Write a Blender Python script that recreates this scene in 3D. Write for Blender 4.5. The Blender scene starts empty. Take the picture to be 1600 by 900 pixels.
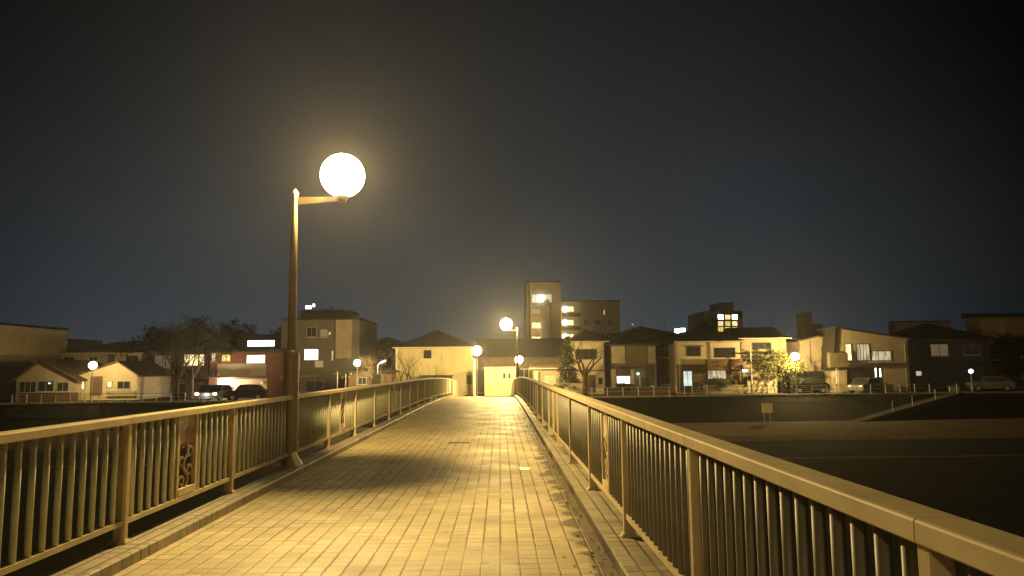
import bpy, math, random
from mathutils import Vector, Matrix, Euler
R = math.radians
random.seed(7)
scene = bpy.context.scene
col = scene.collection

# ------------------------------------------------------------------ camera
FPX = 1155.0                       # focal length in photo pixels (1600 wide)
EYE = Vector((0, 0, 1.53))
PITCH, YAW, ROLL = R(6.177), R(1.035), R(0.55)
cam_d = bpy.data.cameras.new('camera')
cam = bpy.data.objects.new('camera', cam_d); col.objects.link(cam)
cam_d.sensor_width = 36.0; cam_d.lens = 36.0 * FPX / 1600.0
cam_d.clip_start = 0.05; cam_d.clip_end = 4000
cam.location = EYE
rot = Matrix.Rotation(-YAW, 3, 'Z') @ Matrix.Rotation(R(90) + PITCH, 3, 'X') @ Matrix.Rotation(-ROLL, 3, 'Z')
cam.rotation_euler = rot.to_euler()
scene.camera = cam

def at(px, py, Y):
    d = rot @ Vector((px - 800.0, 450.0 - py, -FPX))
    t = Y / d.y
    p = EYE + d * t
    return p

# ------------------------------------------------------------------ world (night sky over a lit town)
w = bpy.data.worlds.new('World'); scene.world = w; w.use_nodes = True
nt = w.node_tree; N = nt.nodes; L = nt.links
bg = N['Background']
tc = N.new('ShaderNodeTexCoord')
sep = N.new('ShaderNodeSeparateXYZ'); L.new(tc.outputs['Generated'], sep.inputs[0])
rmp = N.new('ShaderNodeValToRGB'); L.new(sep.outputs['Z'], rmp.inputs[0])
els = rmp.color_ramp.elements
els[0].position = 0.0; els[0].color = (0.058, 0.086, 0.112, 1)
els[1].position = 0.62; els[1].color = (0.016, 0.015, 0.0145, 1)
e = els.new(0.12); e.color = (0.046, 0.062, 0.076, 1)
e = els.new(0.30); e.color = (0.028, 0.034, 0.042, 1)
dot = N.new('ShaderNodeVectorMath'); dot.operation = 'DOT_PRODUCT'
L.new(tc.outputs['Generated'], dot.inputs[0]); dot.inputs[1].default_value = (-0.06, 0.998, 0.0)
mr = N.new('ShaderNodeMapRange'); mr.interpolation_type = 'SMOOTHSTEP'
L.new(dot.outputs['Value'], mr.inputs['Value'])
mr.inputs['From Min'].default_value = 0.68; mr.inputs['From Max'].default_value = 1.02
mr.inputs['To Min'].default_value = 0.0; mr.inputs['To Max'].default_value = 0.74
nz = N.new('ShaderNodeTexNoise'); L.new(tc.outputs['Generated'], nz.inputs['Vector'])
nz.inputs['Scale'].default_value = 2.2; nz.inputs['Detail'].default_value = 3
mr2 = N.new('ShaderNodeMapRange'); L.new(nz.outputs['Fac'], mr2.inputs['Value'])
mr2.inputs['To Min'].default_value = 0.55; mr2.inputs['To Max'].default_value = 1.45
mu = N.new('ShaderNodeMath'); mu.operation = 'MULTIPLY'
L.new(mr.outputs[0], mu.inputs[0]); L.new(mr2.outputs[0], mu.inputs[1])
back = N.new('ShaderNodeMapRange'); back.interpolation_type = 'SMOOTHSTEP'; L.new(dot.outputs['Value'], back.inputs['Value'])
back.inputs['From Min'].default_value = 0.1; back.inputs['From Max'].default_value = -0.9
back.inputs['To Min'].default_value = 0.0; back.inputs['To Max'].default_value = 1.0
low = N.new('ShaderNodeMapRange'); L.new(sep.outputs['Z'], low.inputs['Value'])
low.inputs['From Min'].default_value = 0.0; low.inputs['From Max'].default_value = 0.6; low.inputs['To Min'].default_value = 1.0; low.inputs['To Max'].default_value = 0.1
bm_ = N.new('ShaderNodeMath'); bm_.operation = 'MULTIPLY'; L.new(back.outputs[0], bm_.inputs[0]); L.new(low.outputs[0], bm_.inputs[1])
bg2 = N.new('ShaderNodeBackground'); bg2.inputs['Color'].default_value = (0.16, 0.10, 0.05, 1); L.new(bm_.outputs[0], bg2.inputs['Strength'])
adw = N.new('ShaderNodeAddShader'); L.new(bg.outputs[0], adw.inputs[0]); L.new(bg2.outputs[0], adw.inputs[1]); L.new(adw.outputs[0], N['World Output'].inputs['Surface'])
L.new(rmp.outputs['Color'], bg.inputs['Color']); L.new(mu.outputs[0], bg.inputs['Strength'])

scene.view_settings.view_transform = 'Standard'
scene.view_settings.look = 'None'
scene.view_settings.exposure = 0.0
scene.view_settings.gamma = 1.0
scene.view_settings.use_curve_mapping = False

WARM = (1.0, 0.69, 0.235)

# ------------------------------------------------------------------ materials
MATS = {}
def mat(name, color, rough=0.7, metal=0.0, var=0.18, scale=3.0, bump=0.0, bscale=40.0, spec=0.5):
    if name in MATS: return MATS[name]
    m = bpy.data.materials.new(name); m.use_nodes = True
    n = m.node_tree.nodes; l = m.node_tree.links; b = n['Principled BSDF']
    t = n.new('ShaderNodeTexCoord')
    nn = n.new('ShaderNodeTexNoise'); nn.inputs['Scale'].default_value = scale; nn.inputs['Detail'].default_value = 6
    l.new(t.outputs['Object'], nn.inputs['Vector'])
    cr = n.new('ShaderNodeValToRGB'); l.new(nn.outputs['Fac'], cr.inputs[0])
    cr.color_ramp.elements[0].position = 0.3; cr.color_ramp.elements[1].position = 0.72
    cr.color_ramp.elements[0].color = tuple(c * (1 - var) for c in color) + (1,)
    cr.color_ramp.elements[1].color = tuple(min(1, c * (1 + var)) for c in color) + (1,)
    l.new(cr.outputs[0], b.inputs['Base Color'])
    b.inputs['Roughness'].default_value = rough; b.inputs['Metallic'].default_value = metal
    b.inputs['Specular IOR Level'].default_value = spec
    if bump:
        n2 = n.new('ShaderNodeTexNoise'); n2.inputs['Scale'].default_value = bscale; n2.inputs['Detail'].default_value = 4
        l.new(t.outputs['Object'], n2.inputs['Vector'])
        bm = n.new('ShaderNodeBump'); bm.inputs['Strength'].default_value = bump; bm.inputs['Distance'].default_value = 0.02
        l.new(n2.outputs['Fac'], bm.inputs['Height']); l.new(bm.outputs[0], b.inputs['Normal'])
    MATS[name] = m
    return m

def lit(name, color, strength, stripes=0.0, scale=2.5):
    if name in MATS: return MATS[name]
    m = bpy.data.materials.new(name); m.use_nodes = True
    n = m.node_tree.nodes; l = m.node_tree.links; b = n['Principled BSDF']
    b.inputs['Base Color'].default_value = (0.3, 0.3, 0.3, 1); b.inputs['Roughness'].default_value = 0.2
    b.inputs['Emission Color'].default_value = tuple(color) + (1,)
    b.inputs['Emission Strength'].default_value = strength
    if stripes:
        t = n.new('ShaderNodeTexCoord'); mp = n.new('ShaderNodeMapping'); mp.inputs['Scale'].default_value = (scale * 3, 1, scale * 0.5)
        l.new(t.outputs['Object'], mp.inputs[0])
        nn = n.new('ShaderNodeTexNoise'); nn.inputs['Scale'].default_value = 1.0; nn.inputs['Detail'].default_value = 2
        l.new(mp.outputs[0], nn.inputs['Vector'])
        k = n.new('ShaderNodeMapRange'); l.new(nn.outputs['Fac'], k.inputs['Value'])
        k.inputs['From Min'].default_value = 0.35; k.inputs['From Max'].default_value = 0.65
        k.inputs['To Min'].default_value = strength * (1 - stripes); k.inputs['To Max'].default_value = strength * (1 + stripes * 0.5)
        l.new(k.outputs[0], b.inputs['Emission Strength'])
    MATS[name] = m
    return m

def tile_mat(name, sx, sy, base, rough, line=0.010, cross=0.35, ox=0.0, oy=0.0, moss_x=None):
    """square paving tiles on X/Y with strong long joints and weaker cross joints"""
    m = bpy.data.materials.new(name); m.use_nodes = True
    n = m.node_tree.nodes; l = m.node_tree.links; b = n['Principled BSDF']
    def M(op, a, c=None):
        q = n.new('ShaderNodeMath'); q.operation = op
        for i, v in enumerate((a, c)):
            if v is None: continue
            if isinstance(v, (int, float)): q.inputs[i].default_value = v
            else: l.new(v, q.inputs[i])
        return q.outputs[0]
    def noise(scale, detail, vec):
        q = n.new('ShaderNodeTexNoise'); q.inputs['Scale'].default_value = scale; q.inputs['Detail'].default_value = detail
        l.new(vec, q.inputs['Vector']); return q.outputs['Fac']
    def rng(v, a, c, d, f):
        q = n.new('ShaderNodeMapRange'); l.new(v, q.inputs['Value'])
        for k, x in zip(('From Min', 'From Max', 'To Min', 'To Max'), (a, c, d, f)): q.inputs[k].default_value = x
        return q.outputs[0]
    t = n.new('ShaderNodeTexCoord'); P = t.outputs['Object']
    s = n.new('ShaderNodeSeparateXYZ'); l.new(P, s.inputs[0])
    wob = rng(noise(9, 2, P), 0, 1, -0.05, 0.05)
    u = M('ADD', M('DIVIDE', M('ADD', s.outputs['X'], 100 * sx + ox), sx), wob)
    v = M('ADD', M('DIVIDE', M('ADD', s.outputs['Y'], 100 * sy + oy), sy), wob)
    fu = M('ABSOLUTE', M('SUBTRACT', M('FRACT', u), 0.5)); fv = M('ABSOLUTE', M('SUBTRACT', M('FRACT', v), 0.5))
    lu = rng(fu, 0.5 - 2.2 * line / sx, 0.5 - 0.5 * line / sx, 0, 1)
    lv = rng(fv, 0.5 - 2.2 * line / sy, 0.5 - 0.5 * line / sy, 0, 1)
    su = rng(noise(0.9, 3, P), 0.38, 0.58, 0.45, 1.0)
    sv = rng(noise(2.3, 3, P), 0.42, 0.66, 0.12, cross * 1.8)
    ln = M('MAXIMUM', M('MULTIPLY', lu, su), M('MULTIPLY', lv, sv))
    cmb = n.new('ShaderNodeCombineXYZ'); l.new(M('FLOOR', u), cmb.inputs[0]); l.new(M('FLOOR', v), cmb.inputs[1])
    wn = n.new('ShaderNodeTexWhiteNoise'); wn.noise_dimensions = '2D'; l.new(cmb.outputs[0], wn.inputs['Vector'])
    per = rng(wn.outputs['Value'], 0, 1, 0.80, 1.10)
    big = M('MULTIPLY', rng(noise(0.55, 5, P), 0.3, 0.7, 0.72, 1.14), M('MULTIPLY', rng(noise(3.1, 6, P), 0.34, 0.48, 0.84, 1.0), rng(noise(13, 3, P), 0.28, 0.36, 0.72, 1.0)))
    fine = rng(noise(60, 4, P), 0.3, 0.7, 0.90, 1.08)
    k = M('MULTIPLY', M('MULTIPLY', per, big), fine)
    sc = n.new('ShaderNodeVectorMath'); sc.operation = 'SCALE'; sc.inputs[0].default_value = base; l.new(k, sc.inputs['Scale'])
    mx = n.new('ShaderNodeMix'); mx.data_type = 'RGBA'; l.new(ln, mx.inputs[0]); l.new(sc.outputs[0], mx.inputs[6]); mx.inputs[7].default_value = (0.035, 0.024, 0.012, 1)
    outc = mx.outputs[2]
    if moss_x is not None:
        # dirt and moss that collects along the kerb
        d = M('ABSOLUTE', M('SUBTRACT', s.outputs['X'], moss_x))
        edge = rng(d, 0.0, 0.42, 0.42, 0.0)
        mk = rng(M('ADD', edge, noise(2.6, 5, P)), 0.66, 0.76, 0, 0.85)
        m2 = n.new('ShaderNodeMix'); m2.data_type = 'RGBA'; l.new(mk, m2.inputs[0]); l.new(outc, m2.inputs[6]); m2.inputs[7].default_value = (0.060, 0.036, 0.013, 1)
        outc = m2.outputs[2]
    l.new(outc, b.inputs['Base Color'])
    l.new(rng(noise(1.4, 4, P), 0.3, 0.7, rough - 0.07, rough + 0.10), b.inputs['Roughness'])
    bp = n.new('ShaderNodeBump'); bp.inputs['Strength'].default_value = 0.55; bp.inputs['Distance'].default_value = 0.006
    hh = M('SUBTRACT', M('ADD', M('MULTIPLY', noise(90, 3, P), 0.35), M('MULTIPLY', wn.outputs['Value'], 0.25)), ln)
    l.new(hh, bp.inputs['Height']); l.new(bp.outputs[0], b.inputs['Normal'])
    MATS[name] = m
    return m

KX_R, KX_L = 0.87, -2.93          # inner faces of the two kerbs
deck_m = tile_mat('deck_tiles', 0.15, 0.15, (0.54, 0.455, 0.275), 0.56, cross=0.50, line=0.0055, moss_x=KX_R)
kerb_m = tile_mat('kerb_tiles', 0.125, 0.15, (0.37, 0.32, 0.23), 0.55, line=0.008, cross=0.5, ox=0.125 - (KX_R % 0.125), oy=0.04)
rail_m = mat('rail_paint', (0.56, 0.47, 0.30), rough=0.6, var=0.16, scale=4, bump=0.05, bscale=120)
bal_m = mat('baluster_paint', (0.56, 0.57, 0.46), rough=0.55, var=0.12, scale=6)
bal_r = mat('baluster_paint_shaded', (0.20, 0.19, 0.165), rough=0.50, var=0.2, scale=6)  # same baluster paint, with the right side's shade put into the colour
orn_m = mat('ornament_paint', (0.30, 0.20, 0.13), rough=0.45, var=0.25, scale=9, bump=0.2)
pole_m = mat('pole_paint', (0.30, 0.215, 0.13), rough=0.42, var=0.15, scale=6, bump=0.06)
conc = mat('concrete', (0.34, 0.31, 0.26), rough=0.85, var=0.2, scale=2.5, bump=0.3)
steel = mat('galvanised_steel', (0.45, 0.44, 0.40), rough=0.4, metal=0.4)
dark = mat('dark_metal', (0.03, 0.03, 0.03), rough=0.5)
plate_m = mat('pale_plastic', (0.80, 0.76, 0.62), rough=0.4, var=0.08)
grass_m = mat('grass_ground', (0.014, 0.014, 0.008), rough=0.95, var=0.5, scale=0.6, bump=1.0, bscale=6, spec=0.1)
path_m = mat('gravel_path', (0.125, 0.095, 0.062), rough=0.95, var=0.25, scale=0.35, bump=0.4, bscale=10, spec=0.1)
asph = mat('asphalt', (0.055, 0.053, 0.05), rough=0.85, var=0.25, scale=1.5, bump=0.3)
bark = mat('bark', (0.085, 0.055, 0.035), rough=0.9, var=0.3, scale=8, bump=0.4)
twig_m = mat('dark_twigs', (0.045, 0.028, 0.014), rough=0.9, var=0.3, scale=8)
bark2 = mat('pale_bark', (0.16, 0.115, 0.07), rough=0.9, var=0.3, scale=8, bump=0.4)
leaf_g = mat('leaf_green', (0.055, 0.075, 0.022), rough=0.75, var=0.45, scale=3)
leaf_d = mat('leaf_dark', (0.030, 0.034, 0.018), rough=0.8, var=0.4, scale=3)
leaf_y = mat('leaf_yellow_green', (0.075, 0.080, 0.018), rough=0.7, var=0.35, scale=3)
glass = mat('dark_glass', (0.030, 0.034, 0.036), rough=0.12, var=0.1)
cream = mat('cream_stucco', (0.56, 0.48, 0.35), rough=0.85, var=0.12, scale=1.2, bump=0.2)
beige = mat('beige_stucco', (0.38, 0.32, 0.23), rough=0.85, var=0.12, scale=1.2, bump=0.2)
yellowm = mat('pale_yellow_stucco', (0.50, 0.44, 0.24), rough=0.85, var=0.10, scale=1.0, bump=0.2)
brown = mat('brown_siding', (0.14, 0.095, 0.06), rough=0.8, var=0.2, scale=1.5)
redbr = mat('red_brown_siding', (0.16, 0.06, 0.035), rough=0.8, var=0.2, scale=1.5)
grey = mat('grey_render', (0.14, 0.13, 0.11), rough=0.85, var=0.15, scale=1.0)
dgrey = mat('dark_grey_render', (0.06, 0.055, 0.05), rough=0.85, var=0.2, scale=1.0)
roof_d = mat('dark_roof_tiles', (0.030, 0.026, 0.024), rough=0.7, var=0.3, scale=4, bump=0.5, bscale=8)
roof_b = mat('brown_roof_tiles', (0.065, 0.045, 0.035), rough=0.7, var=0.3, scale=4, bump=0.5, bscale=8)
trim = mat('pale_trim', (0.55, 0.48, 0.36), rough=0.6, var=0.08)
whitep = mat('white_paint', (0.72, 0.71, 0.68), rough=0.4, var=0.05)
blackp = mat('black_car_paint', (0.012, 0.012, 0.013), rough=0.2, var=0.1)
greyp = mat('silver_car_paint', (0.16, 0.16, 0.155), rough=0.3, metal=0.5, var=0.05)
rubber = mat('tyre_rubber', (0.015, 0.015, 0.015), rough=0.9)
L_white = lit('lit_white_window', (1.0, 0.95, 0.80), 4.0)
L_warm = lit('lit_warm_window', (1.0, 0.78, 0.36), 1.6, 0.7)
L_yel = lit('lit_yellow_window', (1.0, 0.66, 0.14), 1.1, 0.5)
L_dim = lit('dim_window', (0.55, 0.42, 0.20), 0.17, 0.5)
L_cool = lit('lit_cool_window', (0.72, 0.95, 0.90), 0.9, 0.4)
L_soft = lit('soft_window', (1.0, 0.85, 0.52), 0.55, 0.7)
L_red = lit('orange_lamp_glass', (1.0, 0.42, 0.18), 0.8)
L_sign = lit('sign_light', (0.75, 1.0, 0.90), 6.0)
L_spot = lit('lamp_glass', (1.0, 0.86, 0.55), 14.0)
L_led = lit('led_glass', (0.85, 0.97, 1.0), 10.0)

# clear luminous globe: the lamp inside shines through it
gm = bpy.data.materials.new('luminous_globe'); gm.use_nodes = True
n = gm.node_tree.nodes; l = gm.node_tree.links
n.remove(n['Principled BSDF'])
tr = n.new('ShaderNodeBsdfTransparent'); em = n.new('ShaderNodeEmission'); ad = n.new('ShaderNodeAddShader')
em.inputs['Color'].default_value = (1.0, 0.86, 0.52, 1); em.inputs['Strength'].default_value = 9.0
l.new(tr.outputs[0], ad.inputs[0]); l.new(em.outputs[0], ad.inputs[1]); l.new(ad.outputs[0], n['Material Output'].inputs['Surface'])
globe_m = gm

# ------------------------------------------------------------------ mesh helpers
def wloc(o):
    v = Vector((0, 0, 0))
    while o is not None:
        v = v + o.location; o = o.parent
    return v

class MB:
    def __init__(s): s.v = []; s.f = []
    def add(s, vs, fs):
        k = len(s.v); s.v += [tuple(v) for v in vs]; s.f += [tuple(i + k for i in f) for f in fs]; return s
    def box(s, x0, x1, y0, y1, z0, z1):
        if x0 > x1: x0, x1 = x1, x0
        vs = [(x0, y0, z0), (x1, y0, z0), (x1, y1, z0), (x0, y1, z0), (x0, y0, z1), (x1, y0, z1), (x1, y1, z1), (x0, y1, z1)]
        return s.add(vs, [(3, 2, 1, 0), (4, 5, 6, 7), (0, 1, 5, 4), (1, 2, 6, 5), (2, 3, 7, 6), (3, 0, 4, 7)])
    def tube(s, p, q, r0, r1=None, n=8, caps=True):
        r1 = r0 if r1 is None else r1
        p = Vector(p); q = Vector(q); d = (q - p)
        if d.length < 1e-6: return s
        d.normalize(); a = d.orthogonal().normalized(); b = d.cross(a)
        vs = []
        for c, r in ((p, r0), (q, r1)):
            for i in range(n):
                t = 2 * math.pi * i / n
                vs.append(c + a * math.cos(t) * r + b * math.sin(t) * r)
        fs = [(i, (i + 1) % n, n + (i + 1) % n, n + i) for i in range(n)]
        if caps: fs += [tuple(range(n - 1, -1, -1)), tuple(range(n, 2 * n))]
        return s.add(vs, fs)
    def bar(s, p, q, wd, ht):
        p = Vector(p); q = Vector(q); d = (q - p).normalized()
        up = Vector((0, 0, 1)) if abs(d.z) < 0.9 else Vector((0, 1, 0))
        a = d.cross(up).normalized() * (wd / 2); b = a.cross(d).normalized() * (ht / 2)
        vs = [c + x for c in (p, q) for x in (-a - b, a - b, a + b, -a + b)]
        return s.add(vs, [(0, 1, 2, 3), (7, 6, 5, 4), (0, 4, 5, 1), (1, 5, 6, 2), (2, 6, 7, 3), (3, 7, 4, 0)])
    def lathe(s, c, prof, n=24):
        """profile [(r,z)] about vertical axis at c"""
        vs = []; fs = []
        for r, z in prof:
            for i in range(n):
                t = 2 * math.pi * i / n; vs.append((c[0] + r * math.cos(t), c[1] + r * math.sin(t), c[2] + z))
        for j in range(len(prof) - 1):
            for i in range(n):
                fs.append((j * n + i, j * n + (i + 1) % n, (j + 1) * n + (i + 1) % n, (j + 1) * n + i))
        fs += [tuple(range(n - 1, -1, -1)), tuple(range((len(prof) - 1) * n, len(prof) * n))]
        return s.add(vs, fs)
    def sweep(s, sec, path):
        """closed section [(dx,dz)] swept along points path (x,y,z)"""
        m = len(sec); vs = [(p[0] + a, p[1], p[2] + b) for p in path for a, b in sec]; fs = []
        for j in range(len(path) - 1):
            for i in range(m): fs.append((j * m + i, j * m + (i + 1) % m, (j + 1) * m + (i + 1) % m, (j + 1) * m + i))
        fs += [tuple(range(m)), tuple(range((len(path) - 1) * m + m - 1, (len(path) - 1) * m - 1, -1))]
        return s.add(vs, fs)
    def prism_y(s, pts, y0, y1):
        """(x,z) outline extruded in y"""
        m = len(pts); vs = [(x, y0, z) for x, z in pts] + [(x, y1, z) for x, z in pts]
        fs = [tuple(range(m)), tuple(range(2 * m - 1, m - 1, -1))] + [(i, m + i, m + (i + 1) % m, (i + 1) % m) for i in range(m)]
        return s.add(vs, fs)
    def prism_x(s, pts, x0, x1):
        m = len(pts); vs = [(x0, y, z) for y, z in pts] + [(x1, y, z) for y, z in pts]
        fs = [tuple(range(m - 1, -1, -1)), tuple(range(m, 2 * m))] + [(i, (i + 1) % m, m + (i + 1) % m, m + i) for i in range(m)]
        return s.add(vs, fs)
    def build(s, name, m, parent=None, origin=None, smooth=False, bevel=0.0, fix=True):
        off = wloc(parent) if parent is not None else Vector(origin or (0, 0, 0))
        me = bpy.data.meshes.new(name)
        me.from_pydata([tuple(Vector(v) - off) for v in s.v], [], s.f)
        if fix:
            import bmesh
            bm = bmesh.new(); bm.from_mesh(me); bmesh.ops.recalc_face_normals(bm, faces=bm.faces)
            if bevel:
                bmesh.ops.bevel(bm, geom=list(bm.edges), offset=bevel, segments=2, affect='EDGES', profile=0.6, clamp_overlap=True)
            bm.to_mesh(me); bm.free()
        me.materials.append(m)
        if smooth:
            me.polygons.foreach_set('use_smooth', [True] * len(me.polygons))
        o = bpy.data.objects.new(name, me); col.objects.link(o)
        if parent is not None: o.parent = parent
        else: o.location = off
        return o

def tag(o, label=None, cat=None, group=None, kind=None):
    if label: o['label'] = label
    if cat: o['category'] = cat
    if group: o['group'] = group
    if kind: o['kind'] = kind
    return o
def thing(name, label, cat, loc, group=None):
    o = bpy.data.objects.new(name, None); col.objects.link(o); o.location = loc; o.empty_display_size = 0.2
    return tag(o, label, cat, group)
def light(parent, loc, watts, color, radius=0.1):
    ld = bpy.data.lights.new('bulb', 'POINT'); ld.energy = watts; ld.color = color; ld.shadow_soft_size = radius
    o = bpy.data.objects.new('bulb', ld); col.objects.link(o); o.parent = parent
    o.location = Vector(loc) - wloc(parent)
    return o
def dupe(o, parent, loc):
    c = o.copy(); col.objects.link(c); c.parent = parent; c.location = loc; return c

# ------------------------------------------------------------------ profile of the bridge and the land
def prof(Y): return 0.0 if Y < 25 else -1.20 * ((Y - 25) / 43.0) ** 2.3
G = -1.24                          # bank road level
PARK = -3.14                       # riverside level
ys = [-14 + i * 1.0 for i in range(83)]

def strip(name, m, x0, x1, z0, ylist, z=lambda y: prof(y)):
    b = MB(); k = 0
    for y in ylist: b.v += [(x0, y, z(y) + z0), (x1, y, z(y) + z0)]
    for i in range(len(ylist) - 1): b.f.append((2 * i, 2 * i + 1, 2 * i + 3, 2 * i + 2))
    return b.build(name, m, fix=True)

d = MB(); d.sweep([(KX_L, -0.02), (KX_L, 0.0), (KX_R, 0.0), (KX_R, -0.02)], [(0, y, prof(y)) for y in ys])
tag(d.build('bridge_deck', deck_m), kind='structure')
for nm, a, b_ in (('kerb_near_left_railing', -3.24, KX_L), ('kerb_near_right_railing', KX_R, 1.26)):
    k = MB(); c = 0.012
    k.sweep([(a, -0.05), (a, 0.10), (b_ - c, 0.10), (b_, 0.10 - c), (b_, -0.05)] if b_ == KX_L else
            [(a, -0.05), (a, 0.10 - c), (a + c, 0.10), (b_, 0.10), (b_, -0.05)], [(0, y, prof(y)) for y in ys])
    tag(k.build('kerb', kerb_m), kind='structure')
g = MB(); g.sweep([(-3.30, -0.024), (-3.30, -0.30), (-2.9, -0.75), (0.9, -0.75), (1.32, -0.30), (1.32, -0.024)], [(0, y, prof(y)) for y in ys if y <= 66])
tag(g.build('bridge_girder', conc), kind='structure')
for Y in (20.0, 44.0):
    p = MB(); p.box(-2.2, 0.2, Y - 0.6, Y + 0.6, PARK - 0.5, prof(Y) - 0.75)
    tag(p.build('bridge_pier', conc, origin=(-1, Y, PARK), bevel=0.08), 'round edged concrete pier under the footbridge ' + ('nearer the camera' if Y < 30 else 'farther along'), 'bridge pier', 'piers under the footbridge')

# land: park ground, far bank, road
b = MB()
def edgeY(x): return 67.2 + 0.035 * max(-80, min(80, x))
xs = [-240, -160, -90, -60, -45, -30, -15, 0, 15, 30, 45, 60, 90, 160, 240]
rows = []
for x in xs:
    e = edgeY(x)
    rows.append([(-60, PARK), (0, PARK), (e - 5.6, PARK), (e - 3.0, PARK + 0.85), (e, G), (e + 80, G), (300, G)])
for r_, x in zip(rows, xs): b.v += [(x, y, z) for y, z in r_]
m_ = len(rows[0])
for i in range(len(xs) - 1):
    for j in range(m_ - 1): b.f.append((i * m_ + j, (i + 1) * m_ + j, (i + 1) * m_ + j + 1, i * m_ + j + 1))
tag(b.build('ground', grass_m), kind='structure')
def sheet(name, m, x0, x1, yf0, yf1, z):
    q = MB(); X = [x0 + (x1 - x0) * i / 12 for i in range(13)]
    for x in X: q.v += [(x, yf0(x), z), (x, yf1(x), z)]
    for i in range(12): q.f.append((2 * i, 2 * i + 2, 2 * i + 3, 2 * i + 1))
    return tag(q.build(name, m), kind='structure')
sheet('riverside_path', path_m, -160, 160, lambda x: 46.5, lambda x: edgeY(x) - 5.9, PARK + 0.006)
sheet('footpath', path_m, -160, 160, lambda x: 37.6 , lambda x: 38.1, PARK + 0.006)
sheet('bank_road', asph, -160, 160, lambda x: edgeY(x) + 0.9, lambda x: edgeY(x) + 5.4, G + 0.006)
# concrete lip along the bank top
q = MB()
X = [-150 + 10 * i for i in range(31)]
for x in X: q.v += [(x, edgeY(x) + 0.0, G - 0.05), (x, edgeY(x), G + 0.14), (x, edgeY(x) + 0.45, G + 0.14), (x, edgeY(x) + 0.45, G - 0.05)]
for i in range(30):
    for j in range(4): q.f.append((4 * i + j, 4 * i + (j + 1) % 4, 4 * i + 4 + (j + 1) % 4, 4 * i + 4 + j))
tag(q.build('bank_kerb', conc), kind='structure')

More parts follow.
